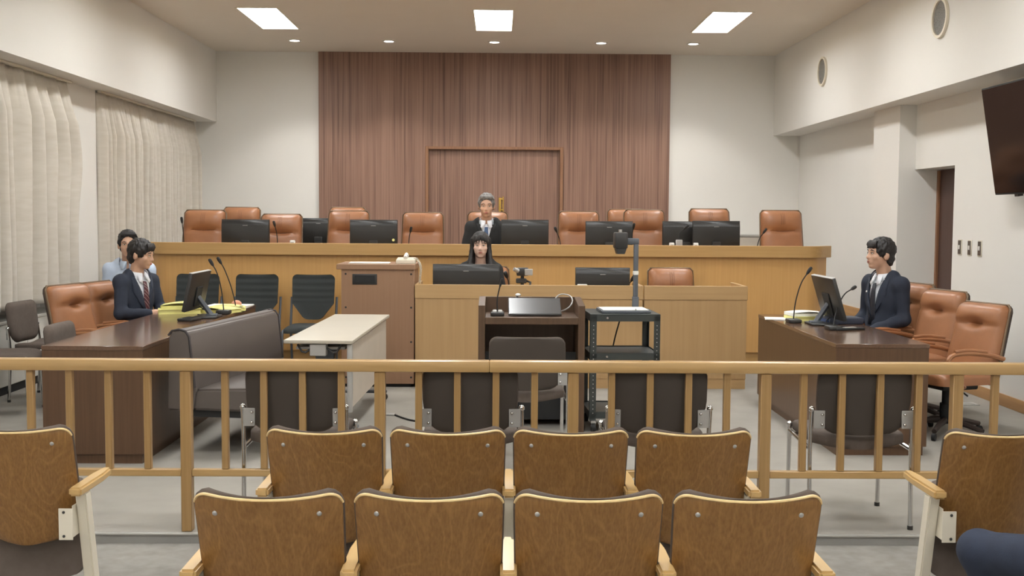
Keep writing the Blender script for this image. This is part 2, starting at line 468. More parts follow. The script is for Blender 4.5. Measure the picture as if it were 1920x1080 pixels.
for z in (1.63, 1.78): h.box(.0, .07, YB - .04, YB - .012, z - .008, z + .008)
h.obj('door_handle', BRASS, d)
# dais behind the bench
MB().box(-3.32, 3.12, 11.6, 11.95, 0, .45).box(-3.62, 3.42, 11.95, YB, 0, .45).obj('floor_dais', CARPET, **ST)
boxo('floor_clerk', CARPET, -.70, 2.2, 10.3, 11.35, 0, .06, **ST)

# ------------------------------------------------------------------ ceiling lamps
k = 0
pos_x = {0: 'left', 1: 'middle', 2: 'right'}
proto_panel = None; used_p = []
root = thing('ceiling_light', 'x', 'ceiling light')
m = MB()
for (a, b, c_, d_) in ((-PW, -PW + .022, -PL, PL), (PW - .022, PW, -PL, PL), (-PW + .022, PW - .022, -PL, -PL + .022), (-PW + .022, PW - .022, PL - .022, PL)):
    m.box(a, b, c_, d_, -.006, .115)
m.obj('frame', CREAM, root)
MB().box(-PW + .022, PW - .022, -PL + .022, PL - .022, .085, .115).obj('diffuser', GLASSL, root)
for yi, y in enumerate(PY):
    for xi, x in enumerate(PX):
        if yi == 0: lb = ['long recessed ceiling light panel at the left, above the curtains side', 'long recessed ceiling light panel in the middle above the bench', 'long recessed ceiling light panel at the right, near the round vents'][xi]
        else: lb = 'long recessed ceiling light panel out of view over the front of the room'
        first_or_dup(root, used_p, (x, y, ZC), 0, lb, 'recessed ceiling light panels')
used_d = []
root = thing('downlight', 'x', 'downlight')
MB().ring((0, 0, -.003), .085, .062, .012).obj('trim_ring', WHITEP, root)
MB().cyl((0, 0, -.004), (0, 0, .0), .064, seg=24).obj('lens', DOWNL, root)
names = ['leftmost', 'second from left', 'middle', 'second from right', 'rightmost']
for i, x in enumerate((-2.644, -1.431, -.068, 1.314, 2.509)):
    first_or_dup(root, used_d, (x, 14.66, ZC), 0, 'small round ceiling downlight, %s of five before the dark panel' % names[i], 'round downlights above the bench')
    L = bpy.data.lights.new('downlight_lamp', 'SPOT'); L.energy = DOWN_POWER; L.spot_size = R(105); L.spot_blend = 0.5
    L.color = (1, .97, .92); L.shadow_soft_size = .06
    lo = bpy.data.objects.new('downlight_lamp', L); C.objects.link(lo); lo.location = (x, 14.66, ZC - .03)

# ------------------------------------------------------------------ wall fittings
for i, (y, z, lb) in enumerate(((13.34, 3.275, 'round grey grille on upper right wall, nearer the back wall'), (9.80, 3.285, 'round grey grille on upper right wall, larger one near the screen'))):
    t = thing('wall_grille', lb, 'vent', (XR, y, z), group='round grilles on the right wall')
    MB().ring((-.012, 0, 0), .172, .148, .026, 'x').obj('rim', CREAM, t)
    MB().lathe([(.002, .004), (.08, .005), (.148, .010), (.149, .0)], M=Matrix.Rotation(-PI / 2, 4, 'Y')).obj('grille', GRILLE, t)
# wall screen, tilted forward
t = thing('wall_screen', 'large black flat screen tilted forward on the right wall', 'television', (3.97, 8.28, 2.17))
Mt = Matrix.Rotation(R(-9.5), 4, 'Y')
MB().box(-.03, .03, -.755, .755, -.43, .43, .006, 2, M=Mt).obj('casing', BLACKM, t)
MB().box(-.034, -.0295, -.742, .742, -.415, .417, M=Mt).obj('screen', SCREEN, t)
MB().box(.02, .235, -.15, .15, -.18, .12).obj('wall_bracket', BLACK, t)
MB().box(-.01, .03, .4, .46, -.45, -.43, M=Mt).obj('sensor', BLACK, t)
for y, w in ((10.14, 'leftmost, nearest the doorway'), (9.927, 'middle one of three'), (9.717, 'rightmost of three')):
    t = thing('light_switch', 'dark framed wall switch by the doorway, %s' % w, 'switch', (XW, y, 1.29), group='wall switches beside the doorway')
    MB().box(-.008, 0, -.04, .04, -.07, .07, .003).obj('plate', CREAM, t)
    MB().box(-.011, -.006, -.032, .032, -.062, .062, .002).obj('insert', plain('switch_insert', col(88, 78, 70), .4), t)
    MB().box(-.016, -.009, -.012, .012, -.018, .02, .002).obj('rocker', WHITEP, t)
# floor hatch by the right skirting
t = thing('floor_outlet', 'flat grey floor outlet cover near the right skirting', 'floor outlet', (3.92, 9.25, 0))
MB().box(-.09, .09, -.07, .07, 0, .005, .002).obj('cover', STEELG, t)
MB().box(-.06, .06, -.045, .045, .004, .008, .001).obj('flap', METALTRIM, t)
# low grey heater casing against the back wall
t = thing('heater_casing', 'low grey metal casing against back wall by the rightmost bench chair', 'heater', (3.05, 15.55, .45))
MB().box(-.5, .62, -.13, .13, 0, .83, .008).obj('body', PANELG, t)
MB().box(-.52, .64, -.14, .14, .83, .855, .004).obj('top', STEELG, t)

# fan coil casings under the windows
def casing(name, y0, y1, lb):
    t = thing(name, lb, 'heater', (-4.18, y0, 0))
    MB().box(-.30, 0, 0, y1 - y0, .07, .60, .006).obj('body', RADW, t)
    MB().box(-.31, .008, -.005, y1 - y0 + .005, .60, .625, .004).obj('top', RADW, t)
    MB().box(-.28, -.01, .02, y1 - y0 - .02, 0, .07).obj('plinth', BLACKM, t)
    n = max(1, int((y1 - y0) / .9))
    for i in range(n):
        MB().box(-.001, .004, (i + .12) * (y1 - y0) / n, (i + .22) * (y1 - y0) / n, .515, .53, .001).obj('slot', BLACKM, t)
    for i in range(1, n):
        MB().box(-.002, .002, i * (y1 - y0) / n - .004, i * (y1 - y0) / n + .004, .08, .6).obj('panel_seam', STEELG, t)
casing('fan_coil_casing', 6.2, 8.9, 'white window heater casing at the far left behind the grey chairs')
casing('fan_coil_casing', 8.93, 10.98, 'white window heater casing below the nearer curtain')

# curtains
def curtain(y0, y1, z0, z1, lb, n, seedv, edge=None, hem=None):
    rnd = random.Random(seedv)
    t = thing('curtain', lb, 'curtain', (-4.2, y0, z0))
    ph = [0]
    for i in range(n): ph.append(ph[-1] + rnd.uniform(.6, 1.5))
    tot = ph[-1]; am = [rnd.uniform(.6, 1.2) for _ in range(n + 2)]
    NX, NZ = n * 12, 40
    G = []
    L = y1 - y0
    for j in range(NZ + 1):
        v = j / NZ; z = v * (z1 - z0); row = []
        for i in range(NX + 1):
            u = i / NX * tot; k = 0
            while k < n - 1 and ph[k + 1] < u: k += 1
            f = (u - ph[k]) / (ph[k + 1] - ph[k])
            a = am[k] * (1 - f) + am[k + 1] * f
            fine = (1 - abs(math.sin(PI * f * 3))) * .3
            g = min(1, (1 - v) * 5)                   # gather tape at the head
            shape = (.5 - .5 * math.cos(2 * PI * f)) ** .55
            xo = (.15 * a * (.3 + .7 * g)) * shape + .012 * (1 - g) * math.sin(u * 26)
            xo += .012 * noise.noise((u * 1.3, v * 2.4, seedv))
            yo = L * i / NX + .025 * math.sin(v * 3 + k * 1.7) * math.sin(PI * i / NX)
            if edge: yo += edge(v) * (i / NX) ** 6
            zz = z
            if hem: zz = z + (hem(i / NX) + .012 * math.sin(u * 2.2)) * (1 - v)
            row.append((xo, yo, zz))
        G.append(row)
    o = MB().grid(G).obj('cloth', CURT, t, ang=180)
    s = o.modifiers.new('s', 'SOLIDIFY'); s.thickness = .004
    MB().box(.02, .07, 0, L, z1 - z0 - .004, z1 - z0 + .018, .003).obj('track', CREAM, t)
curtain(7.6, 10.98, .72, ZSL - .02, 'beige pleated curtain at the far left, the nearer one', 15, 3,
        edge=lambda v: .16 * math.exp(-((v - .62) / .18) ** 2) - .02, hem=lambda u: .03 * u)
curtain(11.80, 13.75, .62, ZSL - .02, 'beige pleated curtain panel behind the seated men', 15, 9,
        edge=lambda v: 0)
curtain(13.76, 15.42, .62, ZSL - .02, 'beige pleated curtain panel next to the back corner', 13, 12)

# ================================================================== large joinery
# ---- judges' bench: long front with bent, rounded ends
def bench_line(inset, tail):
    cx, hw, Rr, turn = -.10, 3.27, .26, R(52)
    y0 = 11.43 + inset
    rr = max(.02, Rr - inset); pts = []
    for i in range(9):
        a = turn * i / 8
        pts.append((hw - .02 + rr * math.sin(a), y0 + rr * (1 - math.cos(a))))
    ex, ey = pts[-1]
    pts.append((ex + tail * math.cos(turn), ey + tail * math.sin(turn)))
    right = [(cx + x, y) for x, y in pts]; left = [(cx - x, y) for x, y in reversed(pts)]
    return left + right
def wall_strip(out, inn, z0, z1, bv=0):
    poly = out + inn[::-1]
    return MB().prism(poly, z0, z1, 'z', bv)
t = thing('judges_bench', 'long oak judges bench with rounded ends on the raised platform', 'bench', (0, 0, 0))
wall_strip(bench_line(0, .22), bench_line(.05, .22), 1.135, 1.256, .004).obj('fascia', OAKH, t)
wall_strip(bench_line(.045, .2), bench_line(.09, .2), .155, 1.135).obj('front_panel', OAK, t)
wall_strip(bench_line(.065, .18), bench_line(.10, .18), 0, .155).obj('plinth', OAKH, t)
wall_strip(bench_line(.05, .16), [(-3.75, 12.1), (3.55, 12.1)], 1.10, 1.135).obj('worktop', OAKH, t)
for x in (-3.0, -1.55, -.1, 1.35, 2.8):
    MB().box(x - .015, x + .015, 11.54, 12.05, .45, 1.10).obj('support', OAK, t)

# ---- clerk's desk, two units
def clerk_unit(x0, x1, lb, rl, rr):
    t = thing('clerk_desk', lb, 'desk', ((x0 + x1) / 2, 10.0, 0))
    a, b = x0 - (x0 + x1) / 2 + .003, x1 - (x0 + x1) / 2 - .003
    MB().box(a, b, 0, .035, .805, .93, .003).obj('fascia', OAKPALEH, t)
    MB().box(a + .004, b - .004, .008, .04, .09, .805).obj('front_panel', OAKPALE, t)
    MB().box(a + .006, b - .006, .014, .05, 0, .09).obj('plinth', OAKPALEH, t)
    MB().box(a + .03, b - .03, .035, .62, .69, .72, .002).obj('worktop', OAKPALEH, t)
    for x, f in ((a, rl), (b - .03, rr)):
        MB().box(x, x + .03, .041, .62, 0, .93 if f else .80, .003).obj('side_panel', OAKPALE, t)
clerk_unit(-.749, 1.303, 'long light oak clerk desk unit in front of the judges bench', True, True)
clerk_unit(1.305, 2.242, 'short light oak clerk desk unit beside the long one, right end', False, True)

# ---- equipment cabinet
t = thing('equipment_cabinet', 'rosy brown laminate cabinet with a black recessed grip', 'cabinet', (-1.08, 10.02, 0))
MB().box(-.325, .327, 0, .55, .03, 1.06, .003).obj('body', ROSY, t)
MB().box(-.365, .335, -.02, .56, 1.06, 1.108, .004).obj('top', ROSY, t)
MB().box(-.30, .30, .03, .5, 0, .03).obj('plinth', BLACKM, t)
g = MB().box(-.225, -.005, -.006, .004, .925, 1.02, .003, 2).obj('grip_frame', BLACK, t)
MB().box(-.205, -.025, -.008, .0, .938, 1.007, .002).obj('grip_recess', BLACKM, g)
for x in (-.285, .30):
    for z in (1.02, .72, .41, .09): MB().cyl((x, -.004, z), (x, .004, z), .009, seg=10).obj('screw', BLACKM, t)

# ---- dark counsel desks
def counsel(name, x0, x1, y0, y1, lb, front):
    t = thing('counsel_desk', lb, 'desk', ((x0 + x1) / 2, y0, 0), group='dark counsel desks')
    w, L = (x1 - x0) / 2, y1 - y0
    MB().box(-w, w, 0, L, .706, .733, .0025).obj('top', DARKTOP, t)
    for a, b in ((.004, .034), (L - .034, L - .004)): MB().box(-w + .003, w - .003, a, b, .06, .706).obj('end_panel', DARK, t)
    s = front
    MB().box(*sorted((s * (w - .003), s * (w - .033))), .034, L - .034, .06, .706).obj('front_panel', DARK, t)
    MB().box(-w + .02, w - .02, .02, L - .02, 0, .06).obj('plinth', DARK, t)
    MB().box(*sorted((-s * (w - .003), -s * (w - .023))), .034, L - .034, .60, .706).obj('apron', DARK, t)
    return t
counsel('l', -2.805, -2.18, 6.87, 10.07, 'long dark brown wooden counsel desk on the left behind the grey sofa', 1)
counsel('r', 2.193, 2.805, 7.2, 9.38, 'dark brown wooden counsel desk on the right beside the tan armchairs', -1)

# ---- witness stand
t = thing('witness_stand', 'dark brown wooden witness stand with raised sides holding a tablet', 'lectern', (.24, 7.95, 0))
for s in (-1, 1):
    x = s * .357
    poly = [(0, 0), (.50, 0), (.50, .94), (.40, .94), (.0, .91)]
    MB().prism(poly, x - .024, x + .024, 'x', .002).obj('side_panel', PODW, t)
MB().box(-.333, .333, .0, .47, .775, .825, .003).obj('desk_top', PODW, t)
MB().box(-.333, .333, .47, .50, 0, .94, .002).obj('back_panel', PODW, t)
MB().box(-.333, .333, .24, .26, .05, .55).obj('inner_panel', BLACKM, t)

# ---- folding table
t = thing('folding_table', 'long narrow cream topped folding table with grey legs', 'table', (-1.19, 8.55, 0), R(-1.6))
MB().box(-.235, .235, -1.0, 1.0, .675, .70, .006, 2).obj('table_top', TABTOP, t)
MB().box(.195, .215, -.93, .93, .22, .66, .004).obj('modesty_panel', PANELG, t)
MB().box(.188, .226, -.955, -.925, .20, .67, .008, 2).obj('panel_edge', STEELG, t)
MB().box(-.17, .17, -.9, .9, .625, .645, .003).obj('bag_shelf', STEELG, t)
for y in (-.78, .78):
    f = MB().prism([(-.02, .07), (.03, .07), (.08, .62), (-.06, .62)], y - .02, y + .02, 'y', .004)
    f.obj('leg', FRAMEG, t)
    MB().box(-.22, .24, y - .025, y + .025, .06, .085, .008, 2).obj('foot', FRAMEG, t)
    for x in (-.2, .22):
        MB().cyl((x, y - .012, .028), (x, y + .012, .028), .028, seg=14).box(x - .012, x + .012, y - .014, y + .014, .03, .065).obj('caster', BLACK, t)
MB().box(-.06, .05, -.985, -.90, .59, .67, .004).obj('latch', STEELG, t)
for s in (-1, 1):
    MB().tube([(s * .05, -.94, .64), (s * .11, -.95, .60), (s * .15, -.94, .665)], .008, smooth=1).obj('lever', BLACK, t)

# ---- grey vinyl sofa in front of the left desk
t = thing('waiting_sofa', 'dark grey vinyl sofa with its back against the left counsel desk', 'sofa', (-2.045, 7.07, 0), R(-9.5))
LN = 1.56
prof = [(-.055, .30), (.115, .30), (.135, .45), (.10, .775), (.075, .81), (.03, .82), (-.015, .81), (-.04, .78)]
MB().prism(prof, 0.0, LN, 'y', .012, 2).obj('backrest', SOFAL, t)
for y in (-.002, LN + .002):
    MB().tube([(x, y, z) for x, z in prof[2:]], .007, 6).obj('piping', PIPING, t)
sprof = [(.10, .30), (.60, .30), (.63, .33), (.63, .42), (.60, .455), (.12, .435)]
MB().prism(sprof, .03, LN - .03, 'y', .015, 2).obj('seat', SOFAL, t)
MB().box(.0, .58, .06, LN - .06, .255, .30).obj('seat_frame', BLACKM, t)
for y in (.16, LN - .16):
    for x in (-.02, .54):
        l = MB().cyl((x, y, .012), (x, y, .30), .019, seg=14).obj('leg', STEELG, t)
        MB().cyl((x, y, 0), (x, y, .014), .023, seg=14).obj('glide', BLACK, l)

# ---- the bar: rail with posts and balusters
t = thing('bar_rail', 'light wooden courtroom railing with posts and balusters across the room', 'railing', (0, 5.42, 0))
MB().box(-4.15, -.04, -.035, .035, .79, .845, .006, 2).obj('top_rail', RAILW, t)
MB().box(-.04, 4.15, -.035, .035, .79, .845, .006, 2).obj('top_rail', RAILW, t)
posts = [-1.513 + .9405 * i for i in range(-2, 6)]
me_post = MB().box(-.026, .026, -.026, .026, .0, .79, .004).mesh('post')
me_bal = MB().box(-.0165, .0165, -.0165, .0165, .306, .79, .003).mesh('baluster')
me_post.materials.append(RAILWV); me_bal.materials.append(RAILWV)
for i, x in enumerate(posts):
    o = bpy.data.objects.new('post', me_post); C.objects.link(o); o.parent = t; o.location = (x, 0, 0)
    if i < len(posts) - 1:
        MB().box(x + .026, posts[i + 1] - .026, -.019, .019, .272, .306, .003).obj('bottom_rail', RAILW, t)
        for k in range(1, 5):
            o = bpy.data.objects.new('baluster', me_bal); C.objects.link(o); o.parent = t; o.location = (x + .9405 * k / 5, 0, 0)

# ---- AV cart
t = thing('media_cart', 'black steel rolling cart with two shelves carrying the document camera', 'cart', (.90, 8.2, 0), R(2.5))
for z, nm in ((.80, 'top_shelf'), (.522, 'shelf'), (.10, 'shelf')):
    m = MB().box(-.25, .25, -.24, .24, z + .036, z + .042)
    if nm == 'top_shelf': m = MB().box(-.252, .252, -.242, .242, z + .044, z + .052, .002)
    for a in ((-.252, .252, -.242, -.238), (-.252, .252, .238, .242), (-.252, -.248, -.238, .238), (.248, .252, -.238, .238)):
        m.box(*a, z, z + .05)
    m.obj(nm, CARTB, t)
for x in (-1, 1):
    for y in (-1, 1):
        m = MB().box(x * .25 - .022 - x * .022, x * .25 + .022 - x * .022, y * .24 - .002, y * .24 + .002, .085, .84)
        m.box(x * .25 - .002, x * .25 + .002, y * .24 - .02 - y * .02, y * .24 + .02 - y * .02, .085, .84)
        p = m.obj('post', CARTB, t)
        h = MB()
        for k in range(22):
            h.cyl((x * .228, y * .2425 - .001, .14 + k * .03), (x * .228, y * .2425 + .001, .14 + k * .03), .004, seg=6)
        h.obj('slot_holes', STEELG, p, kind='stuff')
        w = MB().cyl((x * .22 - .014, y * .21, .033), (x * .22 + .014, y * .21, .033), .033, seg=16).obj('caster_wheel', BLACKM, t)
        MB().box(x * .22 - .02, x * .22 + .02, y * .21 - .012, y * .21 + .02, .045, .088, .004).cyl((x * .22 - .017, y * .21, .033), (x * .22 + .017, y * .21, .033), .012).obj('caster_fork', CHROME, w)
for z in (.825, .547): MB().cyl((-.13, -.245, z), (-.13, -.24, z), .008, seg=10).obj('bolt', CHROME, t)
# document camera
t = thing('document_camera', 'document camera with white light box and tall grey arm on cart', 'document camera', (.925, 8.18, .852), R(2.5))
MB().box(-.19, .17, -.17, .13, 0, .022, .006, 2).obj('base', FRAMEG, t)
MB().box(-.175, .155, -.155, .115, .022, .026, .001).obj('light_box', PAPER, t)
MB().box(.085, .13, .132, .18, 0, .10, .005).box(.09, .125, .14, .172, .08, .50, .006, 2).obj('column', FRAMEG, t)
MB().box(.088, .127, .136, .176, .262, .292, .004).obj('collar', WHITEP, t)
MB().box(-.01, .128, .135, .175, .49, .535, .008, 2).obj('arm', FRAMEG, t)
h = MB().box(-.065, .03, .05, .17, .46, .58, .012, 2).prism([(-.058, .46), (.022, .46), (.008, .42), (-.045, .42)], .06, .15, 'y').obj('camera_head', BLACK, t)
MB().cyl((-.02, .105, .58), (-.02, .105, .60), .014).obj('knob', CHROME, h)
MB().cyl((.06, -.155, .026), (.06, -.155, .034), .006).obj('lamp_button', WHITEP, t)
t = MB().tube([(.93, 8.43, .80), (.88, 8.46, .6), (.84, 8.47, .35), (.86, 8.48, .12), (.90, 8.6, .008), (.8, 8.9, .008), (.72, 9.3, .008)], .006, smooth=2).obj('power_cord', BLACKM)
tag(t, 'black power cord hanging behind the media cart', 'cord')

# ================================================================== chairs
def exec_chair(name, H, lowcrease, arms, wide=.225):
    """tan leather swivel chair facing -Y, origin on the floor"""
    t = thing(name, 'x', 'chair')
    sz = .46                                       # seat height
    bh = H - .40
    tilt = Matrix.Translation((0, .20, .40)) @ Matrix.Rotation(R(-13), 4, 'X')
    cv = 1 - lowcrease / bh                        # crease position (0..1)
    def front(u, v):
        e = max(0, 1 - abs(u) ** 6) ** .5 * max(0, 1 - abs(2 * v - 1) ** 10) ** .5
        y = -.075 * e - .01
        y += .018 * math.exp(-((v - cv) / .014) ** 2) * e                        # crease
        y += .035 * math.exp(-((v - cv - .01) / .05) ** 2 - (u / .30) ** 2) * (1.5 if arms else .8)       # tuck
        if v > cv: y -= (.020 if arms else .036) * math.sin(PI * min(1, (v - cv) / (1 - cv))) ** .7 * e     # head roll
        return y
    wf = lambda v: wide * (1.06 - .08 * v)
    b = MB().pad(wf, bh, front, lambda u, v: 0.0, .05, .05, 18, 40, M=tilt).obj('backrest', LEATHER, t, ang=80)
    # dark tube paints the shade in the crease; then stitch lines
    MB().tube([(x * wide * .62, front(x * .62, cv) - .002, cv * bh - .002) for x in (-1, -.8, -.5, -.2, 0, .2, .5, .8, 1)], [.002, .004, .0055, .0065, .0065, .0055, .004, .002], 6, M=tilt).obj('crease_shade', LEATHERD, b)
    for x in (() if arms else (-.018, 0, .018)):
        v0, v1 = cv + (1 - cv) * .25, cv + (1 - cv) * .8
        MB().tube([(x, front(x / wide, v0 + (v1 - v0) * q / 6) - .0005, (v0 + (v1 - v0) * q / 6) * bh) for q in range(7)], .0016, 5, M=tilt).obj('stitching', LEATHERD, b)
    MB().pad(lambda v: wf(v) + .007, bh + .012, lambda u, v: -.004, lambda u, v: .022, .055, .055, 12, 16, M=tilt @ Matrix.Translation((0, 0, -.004))).obj('back_shell', DKBROWN, t)
    # bronze edge band
    pts = []
    for q in range(25):
        v = .04 + .92 * q / 24; pts.append((v, wf(v)))
    loop = [(-w - .004, -.004, v * bh) for v, w in pts] + [(-wide * .9, -.004, bh + .004), (wide * .9, -.004, bh + .004)] + [(w + .004, -.004, v * bh) for v, w in reversed(pts)]
    MB().tube(loop, .009, 6, M=tilt).obj('edge_band', EDGEBR, t)
    st = Matrix.Translation((0, .23, .46)) @ Matrix.Rotation(R(90), 4, 'X')
    def sf(u, v):
        e = max(0, 1 - abs(u) ** 5) ** .5 * max(0, 1 - abs(2 * v - 1) ** 8) ** .5
        return .055 * e
    MB().pad(lambda v: wide * 1.08, .48, sf, lambda u, v: -.05, .07, .05, 12, 14, M=st).obj('seat', LEATHER, t, ang=80)
    MB().box(-.15, .15, -.15, .15, .36, .412, .01).cyl((0, 0, .12), (0, 0, .37), .032).cyl((0, 0, .09), (0, 0, .24), .045).obj('column', BLACKM, t)
    MB().tube([(.12, -.05, .38), (.22, -.05, .36), (.27, -.05, .34)], .006).obj('lever', BLACKM, t)
    for k in range(5):
        a = 2 * PI * k / 5 + .3
        c, s = math.cos(a), math.sin(a)
        l = MB().tube([(c * .03, s * .03, .115), (c * .16, s * .16, .10), (c * .29, s * .29, .07)], [.026, .022, .018], 8).obj('base_leg', DKBROWN, t)
        MB().cyl((c * .29 - s * .012, s * .29 + c * .012, .028), (c * .29 + s * .012, s * .29 - c * .012, .028), .028, seg=14).obj('caster', BLACKM, l)
    if arms:
        for s in (-1, 1):
            x = s * (wide + .035)
            pts = [(x, .25, .60), (x, .12, .635), (x, -.06, .655), (x, -.19, .645), (x, -.23, .60), (x, -.20, .52), (x, -.10, .42), (x * .9, -.06, .40)]
            a = MB().tube(pts, .0175, 8, smooth=2).obj('armrest', ARMW, t)
            MB().tube([(x, .10, .656), (x, -.06, .676), (x, -.17, .666)], .014, 8, smooth=1).obj('arm_pad', LEATHER, a)
    return t
GB = 'tan leather chairs behind the judges bench'
ch = exec_chair('bench_chair', 1.14, .225, False, .225); used = []
BC = [((-3.22, 12.36), 1.585, 'tan leather high-back chair at the far left end of the judges bench'),
      ((-2.42, 12.55), 1.546, 'tan leather high-back chair right of the leftmost bench monitor'),
      ((-1.677, 12.6), 1.586, 'tan leather high-back chair partly behind the second bench monitor'),
      ((-.845, 12.55), 1.574, 'tan leather high-back chair standing alone left of the judge'),
      ((-.124, 12.75), 1.585, 'tan leather high-back chair the judge is sitting in'),
      ((.899, 12.6), 1.597, 'tan leather high-back chair next to the monitor on the judge\'s left'),
      ((1.634, 12.6), 1.62, 'tan leather high-back chair in front of another, behind the document camera arm'),
      ((2.395, 12.75), 1.637, 'tan leather high-back chair above the two overlapping monitors'),
      ((3.11, 12.34), 1.622, 'tan leather high-back chair at the far right end of the judges bench'),
      ((-3.193, 14.0), 1.627, 'rear tan leather chair peeking over the leftmost bench monitor'),
      ((-1.905, 14.2), 1.636, 'rear tan leather chair whose top edge shows behind the third front chair'),
      ((1.575, 13.9), 1.633, 'rear tan leather chair half hidden left of the chair behind the camera arm')]
for (x, y), zt, lb in BC:
    first_or_dup(ch, used, (x, y - .34, .45), 0, lb, GB, (1, 1, (zt - .45) / 1.125))
ch = exec_chair('counsel_chair', 1.0, .17, True, .235); used = []
GC = 'tan leather armchairs at the counsel desks'
for (x, y, rz, lb, s) in ((3.22, 7.93, -72, 'tan leather armchair at the right desk, nearest the railing', .95),
                       (3.18, 8.56, -74, 'tan leather armchair at the right desk, in the middle', 1.0),
                       (3.16, 9.17, -76, 'tan leather armchair the right-hand man in dark suit sits in', 1.02),
                       (-3.06, 8.66, 76, 'empty tan leather armchair at the left desk', 1.0),
                       (-3.12, 9.54, 78, 'tan leather armchair the man in striped tie sits in', .97)):
    first_or_dup(ch, used, (x, y, 0), R(rz), lb, GC, (1, 1, s))
ch = exec_chair('clerk_chair', .98, .26, False, .225); used = []
for (x, y, z, lb) in ((-.12, 11.0, .06, 'tan leather chair the clerk sits in'), (1.735, 10.95, .06, 'empty tan leather chair behind the short clerk desk unit')):
    first_or_dup(ch, used, (x, y, z), 0, lb, 'tan leather chairs at the clerk desk')

# ---- grey upholstered stacking chair with chrome frame, facing -Y
def chrome_chair():
    t = thing('stacking_chair', 'x', 'chair')
    r = .0115
    for s in (-1, 1):
        x = s * .253
        l = MB().tube([(x, .235, .012), (x, .22, .30), (x, .215, .45), (x, .235, .60)], r, 10, smooth=1).obj('back_leg', CHROME, t)
        MB().ell((x, .235, .603), .016).obj('end_cap', CHROME, l)
        MB().cyl((x, .235, 0), (x, .235, .02), .014).obj('foot_cap', BLACK, l)
        x2 = s * .243
        l = MB().tube([(x2, -.225, .012), (x2, -.21, .445)], r, 10).obj('front_leg', CHROME, t)
        MB().ell((x2, -.21, .448), .0165).obj('end_cap', CHROME, l)
        MB().cyl((x2, -.225, 0), (x2, -.225, .02), .014).obj('foot_cap', BLACK, l)
        MB().tube([(x2, -.21, .415), (x, .216, .40)], r * .95, 8).obj('side_rail', CHROME, t)
        b = MB().box(min(s * .19, s * .247), max(s * .19, s * .247), .245, .252, .51, .60, .002).obj('bracket', STEELG, t)
        for z in (.53, .58):
            MB().ell((s * .205, .254, z), .008).obj('bolt', CHROME, b)
    MB().tube([(-.24, -.18, .40), (.24, -.18, .40)], r * .9, 8).obj('cross_rail', CHROME, t)
    tilt = Matrix.Translation((0, .235, .475)) @ Matrix.Rotation(R(-7), 4, 'X')
    def fr(u, v):
        e = max(0, 1 - abs(u) ** 6) ** .5 * max(0, 1 - abs(2 * v - 1) ** 10) ** .5
        return -.045 * e + .02 * (1 - u * u) - .02
    bk = lambda u, v: .02 * (1 - u * u) - .006
    wf = lambda v: .205 + .03 * min(1, v * 2.2)
    MB().pad(wf, .335, fr, lambda u, v: bk(u, v) - .006, .05, .09, 16, 14, M=tilt).obj('backrest', GREYF, t, ang=80)
    MB().pad(lambda v: wf(v) - .004, .327, lambda u, v: bk(u, v) - .008, bk, .05, .09, 14, 10, M=tilt @ Matrix.Translation((0, 0, .004))).obj('back_shell', GREYSH, t, ang=80)
    st = Matrix.Translation((0, .21, .445)) @ Matrix.Rotation(R(90), 4, 'X')
    def sf(u, v):
        e = max(0, 1 - abs(u) ** 5) ** .5 * max(0, 1 - abs(2 * v - 1) ** 8) ** .5
        return .035 * e - .03 * (1 - u * u) - .02 * max(0, v - .8) * 5 + .02
    MB().pad(lambda v: .235, .46, sf, lambda u, v: -.02 - .03 * (1 - u * u), .06, .06, 16, 12, M=st).obj('seat', GREYF, t, ang=80)
    return t
ch = chrome_chair(); used = []
GG = 'grey fabric chairs with chrome legs'
for (x, y, rz, lb) in ((-1.00, 5.71, 180, 'grey fabric chrome chair behind the railing, left end by the sofa'),
                       (-.134, 5.71, 180, 'grey fabric chrome chair behind the railing, directly before the witness stand'),
                       (.797, 5.71, 180, 'grey fabric chrome chair behind the railing, below the media cart'),
                       (1.808, 5.71, 180, 'grey fabric chrome chair behind the railing, before the right counsel desk'),
                       (.18, 7.08, 180, 'grey fabric chrome chair drawn up to the witness stand'),
                       (-3.74, 9.36, 86, 'grey fabric chrome chair with upright back beside the heater casing'),
                       (-3.80, 8.62, 100, 'grey fabric chrome chair at the left photo edge, mostly out of frame'),
                       (-2.70, 7.53, 90, 'grey fabric chrome chair tucked against the left counsel desk')):
    first_or_dup(ch, used, (x, y, 0), R(rz), lb, GG)

# ---- black mesh-back chair facing -Y
def mesh_chair():
    t = thing('mesh_chair', 'x', 'chair')
    tilt = Matrix.Translation((0, .22, .50)) @ Matrix.Rotation(R(-10), 4, 'X')
    def wf(v): return .205 + .008 * v if v > .36 else .085 + (.12 + .003) * (v / .36)
    def fr(u, v):
        rib = .002 * math.sin(v * 2 * PI * 7) if v > .4 else 0
        return -.02 - .03 * u * u + rib + .015
    MB().pad(wf, .45, fr, lambda u, v: -.03 * u * u + .012, .05, .03, 14, 56, M=tilt).obj('backrest', MESHB, t, ang=60)
    MB().pad(lambda v: .225, .44, lambda u, v: .05 * max(0, 1 - abs(2 * v - 1) ** 8) ** .5 * max(0, 1 - u ** 6) ** .5, lambda u, v: -.02, .06, .05, 12, 10,
             M=Matrix.Translation((0, .20, .425)) @ Matrix.Rotation(R(90), 4, 'X')).obj('seat', MESHB, t, ang=80)
    for s in (-1, 1):
        x = s * .225
        MB().tube([(x, .30, .72), (x, .245, .52), (x, .22, .42), (x, .26, .22), (x, .29, .012)], .0125, 8, smooth=1).obj('back_leg', FRAMEG, t)
        MB().tube([(x, .22, .42), (x, -.18, .43), (x, -.22, .41), (x, -.225, .36), (x, -.24, .012)], .0125, 8, smooth=1).obj('front_leg', FRAMEG, t)
    return t
ch = mesh_chair(); used = []
